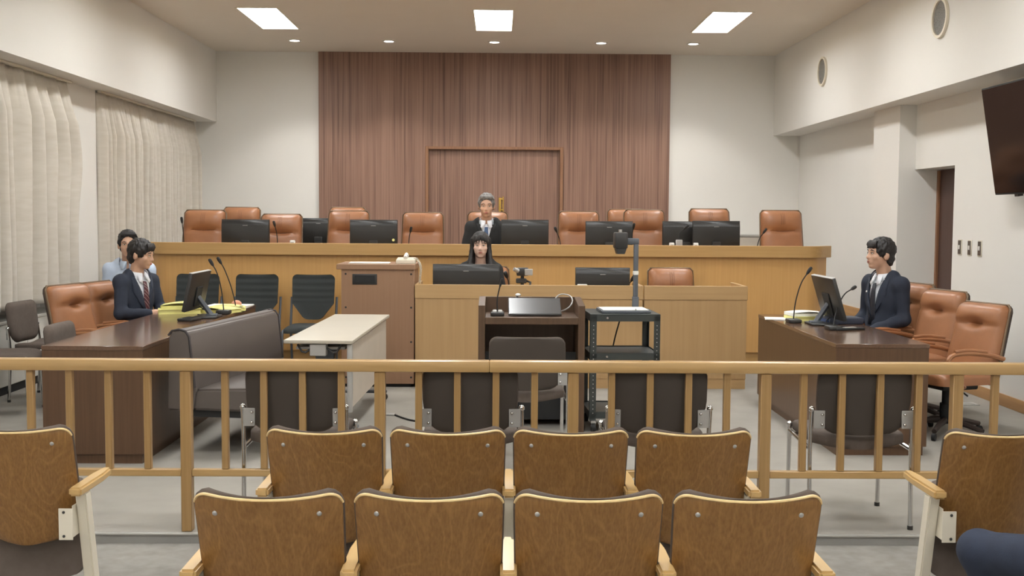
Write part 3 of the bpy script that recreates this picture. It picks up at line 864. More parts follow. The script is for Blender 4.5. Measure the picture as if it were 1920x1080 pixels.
for x, lb in ((-3.0, 'black mesh chair in front of the bench, behind the left desk monitor'), (-2.41, 'black mesh chair in front of the bench, middle of three'), (-1.847, 'black mesh chair in front of the bench, nearest the rosy cabinet')):
    first_or_dup(ch, used, (x, 10.95, 0), 0, lb, 'black mesh chairs along the bench front')

# ---- auditorium seats, facing +Y (backs to the camera); origin below the middle of the back
def theatre_seat():
    t = thing('auditorium_seat', 'x', 'seat')
    Hb = .50
    tilt = Matrix.Translation((0, .155, .275)) @ Matrix.Rotation(R(17.5), 4, 'X')
    wf = lambda v: .212 + .011 * v
    cur = lambda u: .055 * u * u
    # bottom edge sags a little in the middle, as the curved shell does
    MB().pad(wf, Hb, lambda u, v: cur(u), lambda u, v: cur(u) + .011, .045, .10, 22, 18, M=tilt).obj('back_shell', PLY, t, ang=60)
    # plywood edge, top run only, painted pale as if catching light
    loop = []
    n = 40
    def outl(v):
        w = wf(v); d1 = (1 - v) * Hb
        if d1 < .045: w -= .045 - math.sqrt(max(0, .045 ** 2 - (.045 - d1) ** 2))
        return w
    vs = [.925 + .075 * math.sin(PI / 2 * i / 12) for i in range(13)]
    L = [(-outl(v), cur(outl(v) / wf(v)) + .005, v * Hb + .0015) for v in vs]
    T = [(-outl(1) + 2 * outl(1) * i / 20, cur((-outl(1) + 2 * outl(1) * i / 20) / wf(1)) + .005, Hb + .0015) for i in range(1, 20)]
    Rr = [(-p[0], p[1], p[2]) for p in reversed(L)]
    MB().tube(L + T + Rr, 0.0045, 6, M=tilt).obj('lit_plywood_edge', PLYEDGE_LIT, t)
    def cf(u, v):
        e = max(0, 1 - abs(u) ** 8) ** .5 * max(0, 1 - abs(2 * v - 1) ** 12) ** .5
        return cur(u) + .014 + .018 * e
    MB().pad(lambda v: wf(v) + .005, Hb + .008, lambda u, v: cur(u) + .0115, cf, .05, .10, 20, 16, M=tilt).obj('back_cushion', GREYF, t, ang=80)
    for x in (-.155, .155):
        for z, xx in ((.445, x), (.10, x * .95)):
            u = xx / .22
            MB().ell((xx, cur(u) - .001, z), (.0085, .005, .0085), M=tilt).obj('bolt', STEELG, t)
    # tipped-up seat
    MB().pad(lambda v: .205, .40, lambda u, v: .0, lambda u, v: .05 + .02 * max(0, 1 - u ** 4), .06, .06, 12, 10,
             M=Matrix.Translation((0, .215, .13)) @ Matrix.Rotation(R(-4), 4, 'X')).obj('seat', GREYF, t)
    return t
def arm_stand(parent, x, plate):
    s = MB().prism([(.10, .50), (.16, .50), (.27, 0), (.21, 0)], x - .021, x + .021, 'x', .005, 2).box(x - .026, x + .026, .12, .40, 0, .02, .003)
    a = s.obj('arm_stand', CREAM, parent)
    MB().prism([(x - .025, .045), (x + .025, .045), (x + .027, .30), (x + .018, .41), (x - .018, .41), (x - .027, .30)], .50, .535, 'z', .008, 2).obj('arm_pad', ARMPAD, a)
    for sg in plate:
        # folded cream bracket that carries the back
        xx = x + sg * .022
        q = MB().box(min(xx, xx + sg * .003), max(xx, xx + sg * .003), .08, .19, .33, .455)
        q.box(min(xx, xx + sg * .055), max(xx, xx + sg * .055), .077, .081, .32, .445, .001, M=Matrix.Identity(4))
        q = q.obj('back_bracket', CREAM, a)
        for z in (.335, .43): MB().ell((xx + sg * .035, .077, z), .006).obj('screw', BLACK, q)
seat = theatre_seat(); used = []
GS = 'plywood-back auditorium seats'
rows = [(3.25, [-.685, -.204, .276, .757], 'rear row'), (4.25, [-.673, -.193, .287, .768], 'front row')]
pl = ['first from the left', 'second from the left', 'third from the left', 'fourth, at the right end']
for y, xs_, rw in rows:
    for i, x in enumerate(xs_):
        first_or_dup(seat, used, (x, y, ZA), 0, 'plywood-back auditorium seat in the %s of the middle block, %s' % (rw, pl[i]), GS)
first_or_dup(seat, used, (-1.875, 4.25, ZA), 0, 'plywood-back auditorium seat of the left block, cut by the photo edge', GS)
first_or_dup(seat, used, (1.975, 4.25, ZA), 0, 'plywood-back auditorium seat of the right block, cut by the photo edge', GS)
first_or_dup(seat, used, (2.33, 3.20, ZA), 0, 'auditorium seat of the right block under the person, outside the picture', GS)
GA = 'cream steel armrest stands with pale wooden pads'
def arm(x, y, lb, plate):
    t = thing('armrest_stand', lb, 'armrest', (x, y, ZA), group=GA)
    arm_stand(t, 0, plate)
for y, xs_, rw in rows:
    X = [xs_[0] - .24] + [(a + b) / 2 for a, b in zip(xs_, xs_[1:])] + [xs_[-1] + .24]
    for i, x in enumerate(X):
        lb = ['left of the first seat', 'between first and second seat', 'between second and third seat', 'between third and fourth seat', 'right of the fourth seat'][i]
        arm(x, y, 'wooden armrest on cream stand, %s of the middle block\'s %s' % (lb, rw), ([1] if i == 0 else [-1] if i == 4 else [1, -1]))
arm(-1.635, 4.25, 'wooden armrest on cream stand with bolted bracket beside the left block seat', [-1])
arm(1.735, 4.25, 'wooden armrest on cream stand with bolted bracket beside the right block seat', [1])

# ================================================================== equipment and papers
def monitor(lb, loc, rz, w=.51, h=.30, lift=.06, tilt=0, group=None, stand='plain', cat='monitor', badge=None):
    """screen faces +Y (away from the camera), origin on the worktop"""
    t = thing('monitor', lb, cat, loc, rz, group)
    Mt = Matrix.Translation((0, 0, lift)) @ Matrix.Rotation(R(tilt), 4, 'X')
    c = MB().box(-w / 2, w / 2, 0, .022, 0, h, .004, 2, M=Mt).prism([(.004, .004), (.004, h - .004), (-.006, h - .012), (-.024, h - .06), (-.026, .03), (-.014, .008)], -w / 2 + .003, w / 2 - .003, 'x', .002, M=Mt).obj('casing', MONB, t)
    MB().box(-.04, .04, -.034, -.024, .035, .041, M=Mt).box(-.04, -.034, -.034, -.024, .012, .041, M=Mt).box(.034, .04, -.034, -.024, .012, .041, M=Mt).obj('cable_clip', STEELG, c)
    MB().box(-w / 2 + .012, w / 2 - .012, .0215, .0235, .018, h - .012, M=Mt).obj('screen', SCREEN, t)
    MB().box(-.026, .026, -.0265, -.02, h - .066, h - .061, .001, M=Mt).obj('badge', STEELG, c)
    if badge: MB().box(badge - .05, badge + .05, -.028, -.022, .1, .108, .001, M=Mt).obj('strip', STEELG, c)
    if stand == 'plain':
        MB().box(-.045, .045, -.05, -.022, .0, lift + .09, .005).box(-.03, .03, -.055, -.045, lift + .005, lift + .03, .002).obj('stand', BLACK, t)
        MB().box(-.12, .12, -.11, .09, 0, .012, .005, 2).obj('foot', BLACK, t)
    return t
GM = 'black monitors on the judges bench'
zt = 1.135
for x, y, z0, rz, lb in ((-2.684, 11.93, 1.491, 0, 'black monitor on the judges bench, leftmost, before a rear chair'),
                         (-1.327, 11.93, 1.496, 0, 'black monitor on the judges bench with a small yellow dot'),
                         (.28, 11.93, 1.507, 0, 'black monitor on the judges bench right beside the judge'),
                         (1.178, 11.93, 1.496, 0, 'black monitor on the judges bench behind the document camera head'),
                         (2.314, 11.90, 1.508, 0, 'black monitor on the judges bench, rightmost of the row'),
                         (2.02, 12.08, 1.500, 0, 'black monitor on the judges bench overlapped by the rightmost one')):
    monitor(lb, (x, y - (.1 if y > 12 else 0) + (.1 if y > 12 else 0), zt), R(rz), .505, .31, z0 - zt - .31, group=GM)
o = MB().cyl((-1.115, 11.894, 1.283), (-1.115, 11.905, 1.283), .014).obj('sticker', YELLOW)
tag(o, 'small round yellow sticker on a bench monitor', 'sticker')
t = thing('side_table', 'small dark table behind the bench under the rear monitor', 'table', (-2.15, 13.35, .45))
MB().box(-.35, .35, -.25, .25, .66, .69, .004).obj('top', DARK, t)
for a in (-.32, .32):
    for b in (-.22, .22): MB().box(a - .02, a + .02, b - .02, b + .02, 0, .66).obj('leg', BLACK, t)
monitor('black monitor on the rear table between chairs, partly hidden', (-2.13, 13.3, 1.14), R(0), .5, .31, .055)
# clerk desk monitors
monitor('black monitor in front of the clerk on the long desk unit', (-.30, 10.42, .72), 0, .62, .36, .016, badge=.24)
monitor('black monitor on the long clerk desk unit near the cart', (.973, 10.42, .72), 0, .51, .31, .042)

def mic(lb, loc, base, pts, rh=.013, group=None, label2=None):
    t = thing('gooseneck_microphone', lb, 'microphone', loc, group=group)
    if base == 'round': b = MB().lathe([(.05, 0), (.052, .012), (.04, .026), (.014, .032)]).obj('base', BLACK, t)
    elif base == 'box': b = MB().box(-.055, .055, -.05, .05, 0, .035, .01, 2).obj('base', BLACK, t)
    else: b = MB().box(-.05, .05, -.07, .07, 0, .03, .01, 2).obj('base', BLACK, t)
    P = [Vector(p) for p in pts]
    MB().tube([P[0] - Vector((0, 0, .02))] + P, .0048, 8, smooth=2).obj('gooseneck', BLACKM, t)
    d = (P[-1] - P[-2]).normalized()
    MB().tube([P[-1] - d * .01, P[-1], P[-1] + d * .012, P[-1] + d * .03, P[-1] + d * .05, P[-1] + d * .058], [rh * .5, rh * .8, rh, rh * 1.1, rh, rh * .6], 10).obj('capsule', BLACKM, t)
    return t, b
GK = 'gooseneck microphones on the judges bench'
for x, y, pts, lb in ((-3.30, 11.8, [(0, 0, .03), (-.005, 0, .2), (-.012, -.02, .32)], 'gooseneck microphone at the left end of the bench'),
                  (-2.32, 11.8, [(0, 0, .03), (-.004, 0, .2), (-.02, -.04, .29)], 'gooseneck microphone on the bench right of the leftmost monitor'),
                  (-.945, 11.8, [(0, 0, .03), (0, .02, .16), (.02, -.02, .24)], 'gooseneck microphone on the bench before the chair standing alone'),
                  (.66, 11.8, [(0, 0, .03), (-.01, .02, .16), (-.05, -.02, .25)], 'gooseneck microphone on the bench right of the judge\'s monitor'),
                  (1.405, 11.8, [(0, 0, .03), (.0, .02, .2), (.012, -.02, .29)], 'gooseneck microphone on the bench beside the document camera head'),
                  (1.885, 11.72, [(0, 0, .17), (.012, .01, .24), (.06, -.01, .29)], 'gooseneck microphone with grey box in front of overlapping monitors'),
                  (2.72, 11.8, [(0, 0, .03), (.03, .02, .18), (.075, .0, .25)], 'gooseneck microphone at the right end of the bench')):
    t, b = mic(lb, (x, y, zt), 'box', pts, group=GK)
    if x == 1.885: MB().box(-.035, .035, -.05, -.03, .0, .175, .006).obj('receiver', STEELG, t)
mic('black gooseneck microphone beside the clerk camera', (.10, 10.5, .72), 'box', [(0, 0, .03), (.0, 0, .2), (-.02, -.02, .255)], .018)
mic('black gooseneck microphone behind the camera column on clerk desk', (1.20, 10.55, .72), 'box', [(0, 0, .03), (.03, 0, .18), (.055, -.02, .225)], .016)
# witness stand microphone with two lights
t, b = mic('gooseneck microphone with two white lamps on the witness stand', (-.005, 8.10, .825), 'flat', [(0, 0, .04), (-.004, 0, .10), (.004, 0, .16), (.018, -.01, .215)], .009)
for x in (-.02, .02): MB().lathe([(.014, 0), (.015, .012), (.012, .016)], c=(x, -.03, .028), seg=12).obj('lamp', WHITEP, b)
t = thing('pen_tablet', 'black pen tablet tilted up on the witness stand', 'tablet', (.265, 8.03, .825))
Mt = Matrix.Translation((0, 0, .006)) @ Matrix.Rotation(R(22), 4, 'X')
MB().box(-.192, .192, 0, .27, 0, .012, .004, 2, M=Mt).obj('body', BLACK, t)
MB().box(-.185, .185, .008, .262, .012, .0135, M=Mt).obj('screen', plain('tablet_surface', col(70, 70, 70), .25, var=.03), t)
for x in (-.13, .13): MB().box(x - .02, x + .02, .19, .21, 0, .075).obj('stand_foot', BLACK, t)
o = MB().tube([(.42, 8.30, .93), (.46, 8.36, .97), (.54, 8.34, .96), (.555, 8.25, .92), (.52, 8.22, .87), (.45, 8.25, .84)], .005, smooth=2).obj('cable', STEELG)
tag(o, 'looped grey cable behind the pen tablet', 'cable')
t = thing('tablet_pen', 'white tipped pen resting behind the tablet on the witness stand', 'pen', (.13, 8.335, .825))
MB().tube([(-.03, .0, .01), (-.02, .0, .08), (.015, .0, .125)], .007).obj('barrel', BLACK, t)
MB().ell((.018, 0, .135), (.022, .012, .012)).obj('tip', WHITEP, t)
# camera on mini stand (clerk desk)
t = thing('desk_camera', 'small black and silver camera on a stand on the clerk desk', 'camera', (.245, 10.45, .72))
MB().box(-.075, .035, -.04, .05, .27, .345, .01, 2).obj('body', BLACK, t)
MB().box(.0, .075, -.05, -.042, .275, .335, .004).obj('flip_screen', STEELG, t)
MB().cyl((-.06, -.03, .315), (-.10, -.05, .335), .022, .018).obj('lens', STEELG, t)
MB().cyl((-.02, 0, .06), (-.02, 0, .275), .016).box(-.08, .02, -.03, .03, .20, .245, .008).obj('pan_head', BLACK, t)
for k in range(3):
    a = k * 2.09 + .4
    MB().tube([(-.02, 0, .1), (-.02 + .08 * math.cos(a), .08 * math.sin(a), .006)], .008).obj('leg', BLACK, t)
MB().tube([(.02, 0, .22), (.055, -.02, .21), (.05, -.03, .16)], .011).obj('handle', BLACK, t)
# phone / printer on the cabinet and its coiled cord
t = thing('desk_phone', 'cream desk telephone with handset on the rosy cabinet', 'telephone', (-.84, 10.2, 1.108))
MB().prism([(-.09, 0), (.09, 0), (.09, .055), (-.09, .035)], -.085, .085, 'x', .006, 2).obj('body', CREAM, t)
MB().tube([(.0, -.07, .055), (.0, -.05, .075), (.0, .05, .085), (.0, .075, .07)], [.02, .014, .014, .02], 10).obj('handset', WHITEP, t)
pts = []
for i in range(140):
    f = i / 139; a = i * .9
    base = Vector((.075 + .03 * f + .05 * math.sin(f * PI), .0, .05)).lerp(Vector((.125, .02, -.18)), max(0, f * 1.1 - .1)) if True else None
    pts.append(base + Vector((.010 * math.cos(a), .010 * math.sin(a), 0)))
MB().tube(pts, .004, 5).obj('coiled_cord', CREAM, t)
def paper(lb, loc, rz, w, h, n=1, m=None, cat='paper'):
    o = MB()
    for i in range(n):
        o.box(-w / 2, w / 2, -h / 2, h / 2, i * .0035, i * .0035 + .003, M=Matrix.Rotation(random.uniform(-.06, .06), 4, 'Z'))
    o = o.obj('paper_sheets' if n > 1 else 'paper_sheet', m or PAPER); o.location = loc; o.rotation_euler = (0, 0, rz)
    return tag(o, lb, cat)
paper('white papers lying on the rosy cabinet top', (-1.17, 10.2, 1.108), .05, .36, .22, 3)
paper('white sheet on the bench front of the chair standing alone', (-.62, 11.75, zt), .1, .2, .14, 1)
for x, lb in ((-2.13, 'small white box on the bench by the rear monitor'), (1.80, 'small white box on the bench left of the overlapping monitors'), (2.05, 'small white box on the bench between the overlapping monitors'), (.76, 'small white mouse on the clerk desk edge beside the monitor')):
    y, z = (11.62, zt) if x != .76 else (10.1, .72)
    t = thing('small_box', lb, 'box' if x != .76 else 'mouse', (x, y, z))
    h = .145 if x != .76 else .215
    MB().box(-.025 if x != .76 else -.045, .025 if x != .76 else .045, -.02, .02, 0, h, .008, 2).obj('body', WHITEP, t)
    MB().box(-.015, .015, -.022, -.018, h - .03, h - .02).obj('label_plate', STEELG, t)

# ---- left desk items
def desk_monitor(lb, loc, rz, w, h, low, tilt):
    """monitor on a low folding stand; screen faces local +Y"""
    t = thing('desk_monitor', lb, 'monitor', loc, rz)
    Mt = Matrix.Translation((0, 0, low)) @ Matrix.Rotation(R(tilt), 4, 'X')
    c = MB().box(-w / 2, w / 2, -.012, .016, 0, h, .004, 2, M=Mt).obj('casing', BLACK, t)
    MB().box(-w / 2, w / 2, -.012, .016, h, h + .004, M=Mt).obj('top_edge', STEELG, c)
    MB().box(-w / 2 + .015, w / 2 - .015, .016, .018, .02, h - .02, M=Mt).obj('screen', SCREEN, t)
    MB().box(-.08, .08, -.022, -.012, .03, h * .62, .004, M=Mt).obj('rear_cover', BLACKM, c)
    MB().tube([(0, -.02 - .3 * h * math.sin(R(tilt)), low + h * .33), (0, -.14, .02)], .022, 6).box(-.028, .028, -.19, -.10, .0, .03, .006).obj('stand_arm', FRAMEG, t)
    MB().prism([(-.16, -.02), (-.11, -.20), (.11, -.20), (.16, -.02)], 0, .016, 'z', .005).obj('stand_base', BLACK, t)
    MB().tube([(.05, -.03, low + .02), (.09, -.10, .03), (.12, -.06, .006), (.2, .02, .006)], .004, smooth=2).obj('cable', BLACKM, t)
    return t
desk_monitor('black monitor on the left counsel desk tilted toward the seated man', (-2.40, 8.82, .733), R(90), .56, .30, .065, 12)
mic('gooseneck microphone on the left desk, nearer the monitor', (-2.235, 9.12, .733), 'box', [(0, 0, .03), (-.015, 0, .2), (-.05, .0, .34), (-.085, .0, .40)])
mic('gooseneck microphone on the left desk, nearer the white papers', (-2.225, 9.5, .733), 'box', [(0, 0, .03), (-.03, 0, .18), (-.09, -.01, .35), (-.12, -.01, .40)])
def folder(lb, loc, rz, w, d, h, bulge=.0, m=None):
    sh_m = YELLOW if m is None else PAPER
    t = thing('document_folder', lb, 'folder', loc, rz)
    MB().box(-w / 2 + .004, w / 2 - .008, -d / 2 + .006, d / 2 - .006, .002, h - .003).obj('sheets', sh_m, t)
    n = 10
    G = [[(-w / 2 + w * i / n, yy, h + bulge * math.sin(PI * i / n)) for i in range(n + 1)] for yy in (-d / 2, d / 2)]
    o = MB().grid(G).box(-w / 2, w / 2, -d / 2, d / 2, 0, .002).box(-w / 2 - .001, -w / 2 + .001, -d / 2, d / 2, 0, h).obj('cover', m or YELLOW, t)
    s = o.modifiers.new('s', 'SOLIDIFY'); s.thickness = .0015
folder('yellow document folder on left desk, bottom of the pile by the man', (-2.62, 9.22, .733), .3, .34, .22, .035)
folder('yellow document folder on left desk, top of the pile by the man', (-2.60, 9.25, .770), .15, .33, .22, .030, .02)
folder('yellow document folder on left desk, behind the monitor stand', (-2.33, 9.3, .733), -.4, .32, .24, .03, .015)
folder('yellow document folder on left desk, under the right microphone', (-2.30, 9.52, .733), .2, .3, .22, .025, .02)
paper('white papers at the far end of the left counsel desk', (-2.37, 9.86, .733), 1.5, .3, .36, 4)
t = MB().ell((0, 0, .035), (.045, .03, .035)).obj('pink_eraser', plain('pink', col(226, 160, 130), .7)); t.location = (-2.27, 9.72, .733)
tag(t, 'small pinkish ball on the left desk among the papers', 'ball')
t = thing('microphone_unit', 'flat black conference unit on the left desk edge below the monitor', 'conference unit', (-2.36, 8.56, .733), R(80))
MB().box(-.09, .09, -.06, .06, 0, .022, .008, 2).obj('body', BLACK, t)
MB().box(-.06, .06, -.03, .03, .022, .025).obj('key_panel', BLACKM, t)

# ---- right desk items
desk_monitor('black monitor on the right counsel desk tilted toward the seated man', (2.575, 8.52, .733), R(-90), .56, .33, .05, 17)
mic('gooseneck microphone on the right desk, upright one left of the monitor', (2.30, 8.66, .733), 'flat', [(0, 0, .03), (.01, 0, .16), (.05, 0, .31), (.10, 0, .385)])
mic('gooseneck microphone on the right desk, bent toward the seated man', (2.45, 8.12, .733), 'flat', [(0, 0, .03), (.06, .15, .12), (.16, .30, .24), (.25, .38, .275)])
paper('cream sheet at the far corner of the right desk', (2.30, 8.95, .733), 1.4, .21, .3, 2)
folder('yellow document folder on right desk, lower one behind the monitor', (2.48, 8.92, .733), .2, .3, .22, .03)
folder('white paper bundle on right desk, on the yellow folder', (2.47, 8.94, .766), .1, .28, .2, .025, .01, PAPER)
t = thing('file_tray', 'dark blue file box lying on the right desk behind the monitor', 'file box', (2.66, 8.62, .733), R(8))
MB().box(-.14, .14, -.10, .10, 0, .05, .008, 2).obj('box', plain('dark_file', col(52, 58, 74), .5), t)
MB().box(-.15, -.135, -.08, .08, .01, .04).obj('spine_label', BLUEF, t)
t = thing('keyboard_unit', 'small dark handset unit lying on the right desk by the monitor stand', 'handset', (2.56, 8.10, .733), R(20))
MB().box(-.12, .12, -.03, .03, 0, .018, .006, 2).obj('body', BLACKM, t)
MB().box(-.05, .05, -.02, .02, .018, .022).obj('keys', STEELG, t)
# floor cable
o = MB().tube([(-.80, 8.6, .007), (-.72, 8.45, .007), (-.62, 8.32, .007), (-.4, 8.25, .007), (-.1, 8.42, .007), (.1, 8.55, .007)], .007, smooth=2).obj('floor_cable', BLACKM)
tag(o, 'thin black cable lying on the grey carpet', 'cable')
o = MB().box(-.90, -.79, 8.58, 8.64, 0, .014, .003).obj('cable_box', STEELG); tag(o, 'small flat grey cable joint box on the carpet', 'cable box')

# ================================================================== people
import numpy as np
def blob(parts, voxel, k=.012, disp=0, dscale=40, flat=.35):
    """one closed surface around ellipsoids and tapered capsules: smooth-union distance field, surface nets"""
    neg = [p for p in parts if p[0] == 'n']; parts = [p for p in parts if p[0] != 'n']
    bb = []
    for p in parts:
        if p[0] == 'e':
            r = p[2]; rm = max(r); c = Vector(p[1]); bb.append((c - Vector((rm,) * 3), c + Vector((rm,) * 3)))
        else:
            a, b_ = Vector(p[1]), Vector(p[3])
            bb.append((Vector([min(a[i] - p[2], b_[i] - p[4]) for i in range(3)]), Vector([max(a[i] + p[2], b_[i] + p[4]) for i in range(3)])))
    mg = k + 3 * voxel
    lo = np.array([min(x[0][i] for x in bb) for i in range(3)]) - mg
    hi = np.array([max(x[1][i] for x in bb) for i in range(3)]) + mg
    n = np.ceil((hi - lo) / voxel).astype(int) + 1
    F = np.full(n, 1.0)
    ax = [lo[i] + voxel * np.arange(n[i]) for i in range(3)]
    for p, (l, h) in zip(parts, bb):
        i0 = [max(0, int((l[i] - mg - lo[i]) / voxel)) for i in range(3)]
        i1 = [min(n[i], int((h[i] + mg - lo[i]) / voxel) + 2) for i in range(3)]
        X, Y, Z = np.meshgrid(*[ax[i][i0[i]:i1[i]] for i in range(3)], indexing='ij')
        if p[0] == 'e':
            Q = np.stack([X - p[1][0], Y - p[1][1], Z - p[1][2]], -1)
            if len(p) > 3: Q = Q @ np.array(p[3].to_3x3())
            r = np.array(p[2])
            k0 = np.linalg.norm(Q / r, axis=-1); k1 = np.linalg.norm(Q / (r * r), axis=-1)
            d = k0 * (k0 - 1) / np.maximum(k1, 1e-6)
        else:
            a = np.array(p[1]); ab = np.array(p[3]) - a
            Q = np.stack([X, Y, Z], -1) - a
            t = np.clip((Q @ ab) / max(ab @ ab, 1e-9), 0, 1)
            d = np.linalg.norm(Q - t[..., None] * ab, axis=-1) - (p[2] + (p[4] - p[2]) * t)
        sl = tuple(slice(i0[i], i1[i]) for i in range(3))
        f = F[sl]
        g = np.maximum(k - np.abs(f - d), 0) / k
        F[sl] = np.minimum(f, d) - g * g * k * .25
    for p in neg:
        X, Y, Z = np.meshgrid(*ax, indexing='ij')
        Q = np.stack([X - p[1][0], Y - p[1][1], Z - p[1][2]], -1) @ np.array(p[3].to_3x3())
        r = np.array(p[2]); k0 = np.linalg.norm(Q / r, axis=-1); k1 = np.linalg.norm(Q / (r * r), axis=-1)
        F = np.maximum(F, -k0 * (k0 - 1) / np.maximum(k1, 1e-6))
    ins = F < 0
    c8 = [ins[dx:n[0] - 1 + dx, dy:n[1] - 1 + dy, dz:n[2] - 1 + dz] for dx in (0, 1) for dy in (0, 1) for dz in (0, 1)]
    sm = sum(c.astype(np.int8) for c in c8)
    act = (sm > 0) & (sm < 8)
    idx = np.full(act.shape, -1); I = np.argwhere(act); idx[act] = np.arange(len(I))
    co = np.array([(dx, dy, dz) for dx in (0, 1) for dy in (0, 1) for dz in (0, 1)])
    V = np.stack([F[I[:, 0] + c[0], I[:, 1] + c[1], I[:, 2] + c[2]] for c in co], -1)
    acc = np.zeros((len(I), 3)); cnt = np.zeros(len(I))
    for i in range(8):
        for j in range(i + 1, 8):
            if np.abs(co[i] - co[j]).sum() != 1: continue
            va, vb = V[:, i], V[:, j]; cr = (va < 0) != (vb < 0)
            t = np.where(cr, va / np.where(cr, va - vb, 1), 0)
            acc += np.where(cr[:, None], co[i] + t[:, None] * (co[j] - co[i]), 0); cnt += cr
    P = lo + voxel * (I + acc / cnt[:, None])
    faces = []
    for axn in range(3):
        u, w = (axn + 1) % 3, (axn + 2) % 3
        A = np.take(ins, range(n[axn] - 1), axn); B = np.take(ins, range(1, n[axn]), axn)
        E_ = np.argwhere(A != B)
        E_ = E_[(E_[:, u] > 0) & (E_[:, w] > 0) & (E_[:, u] < n[u] - 1) & (E_[:, w] < n[w] - 1)]
        fl = A[tuple(E_.T)]
        q = []
        for du, dw in ((1, 1), (0, 1), (0, 0), (1, 0)):
            g = E_.copy(); g[:, u] -= du; g[:, w] -= dw
            q.append(idx[tuple(g.T)])
        q = np.stack(q, -1)
        q = np.where(fl[:, None], q, q[:, ::-1])
        faces.append(q)
    faces = np.concatenate(faces)
    out = bpy.data.meshes.new('blob')
    out.from_pydata(P.tolist(), [], faces.tolist())
    out.update()
    if disp:
        nv = len(out.vertices); N = np.empty(nv * 3); out.vertices.foreach_get('normal', N); N = N.reshape(-1, 3)
        nn = np.array([noise.noise((x * dscale, y * dscale, z * dscale * flat)) for x, y, z in P.tolist()])
        out.vertices.foreach_set('co', (P + N * nn[:, None] * disp).ravel()); out.update()
    for p in out.polygons: p.use_smooth = True
    return out
def put(name, me, mat, parent, **kw):
    me.name = name
    o = bpy.data.objects.new(name, me)
    o.data.materials.clear(); o.data.materials.append(mat)
    C.objects.link(o); o.parent = parent
    return tag(o, **kw)
def fingers(m, wrist, d, up, side, s=1.0):
    """palm and five bent fingers: d = direction of the hand, up = back of the hand, side = +1/-1 thumb side"""
    d, up = Vector(d).normalized(), Vector(up).normalized(); rt = d.cross(up).normalized()
    w = Vector(wrist)
    for i, (o, l) in enumerate(((-.03, .070), (-.010, .080), (.011, .076), (.031, .060))):
        b = w + d * .085 + rt * o
        m.tube([b - d * .03, b, b + d * l * .45 - up * .006, b + d * l * .8 - up * .022, b + d * l * .95 - up * .038], [.0095, .009, .0088, .008, .006], 8)
    b = w + d * .03 + rt * side * .03
    m.tube([b, b + rt * side * .022 + d * .02 - up * .008, b + rt * side * .030 + d * .052 - up * .02, b + rt * side * .024 + d * .072 - up * .026], [.012, .011, .010, .007], 8)
def hand_parts(wrist, d):
    w, d = Vector(wrist), Vector(d).normalized()
    return [('c', w - d * .01, .024, w + d * .03, .030), ('c', w + d * .03, .030, w + d * .075, .032)]

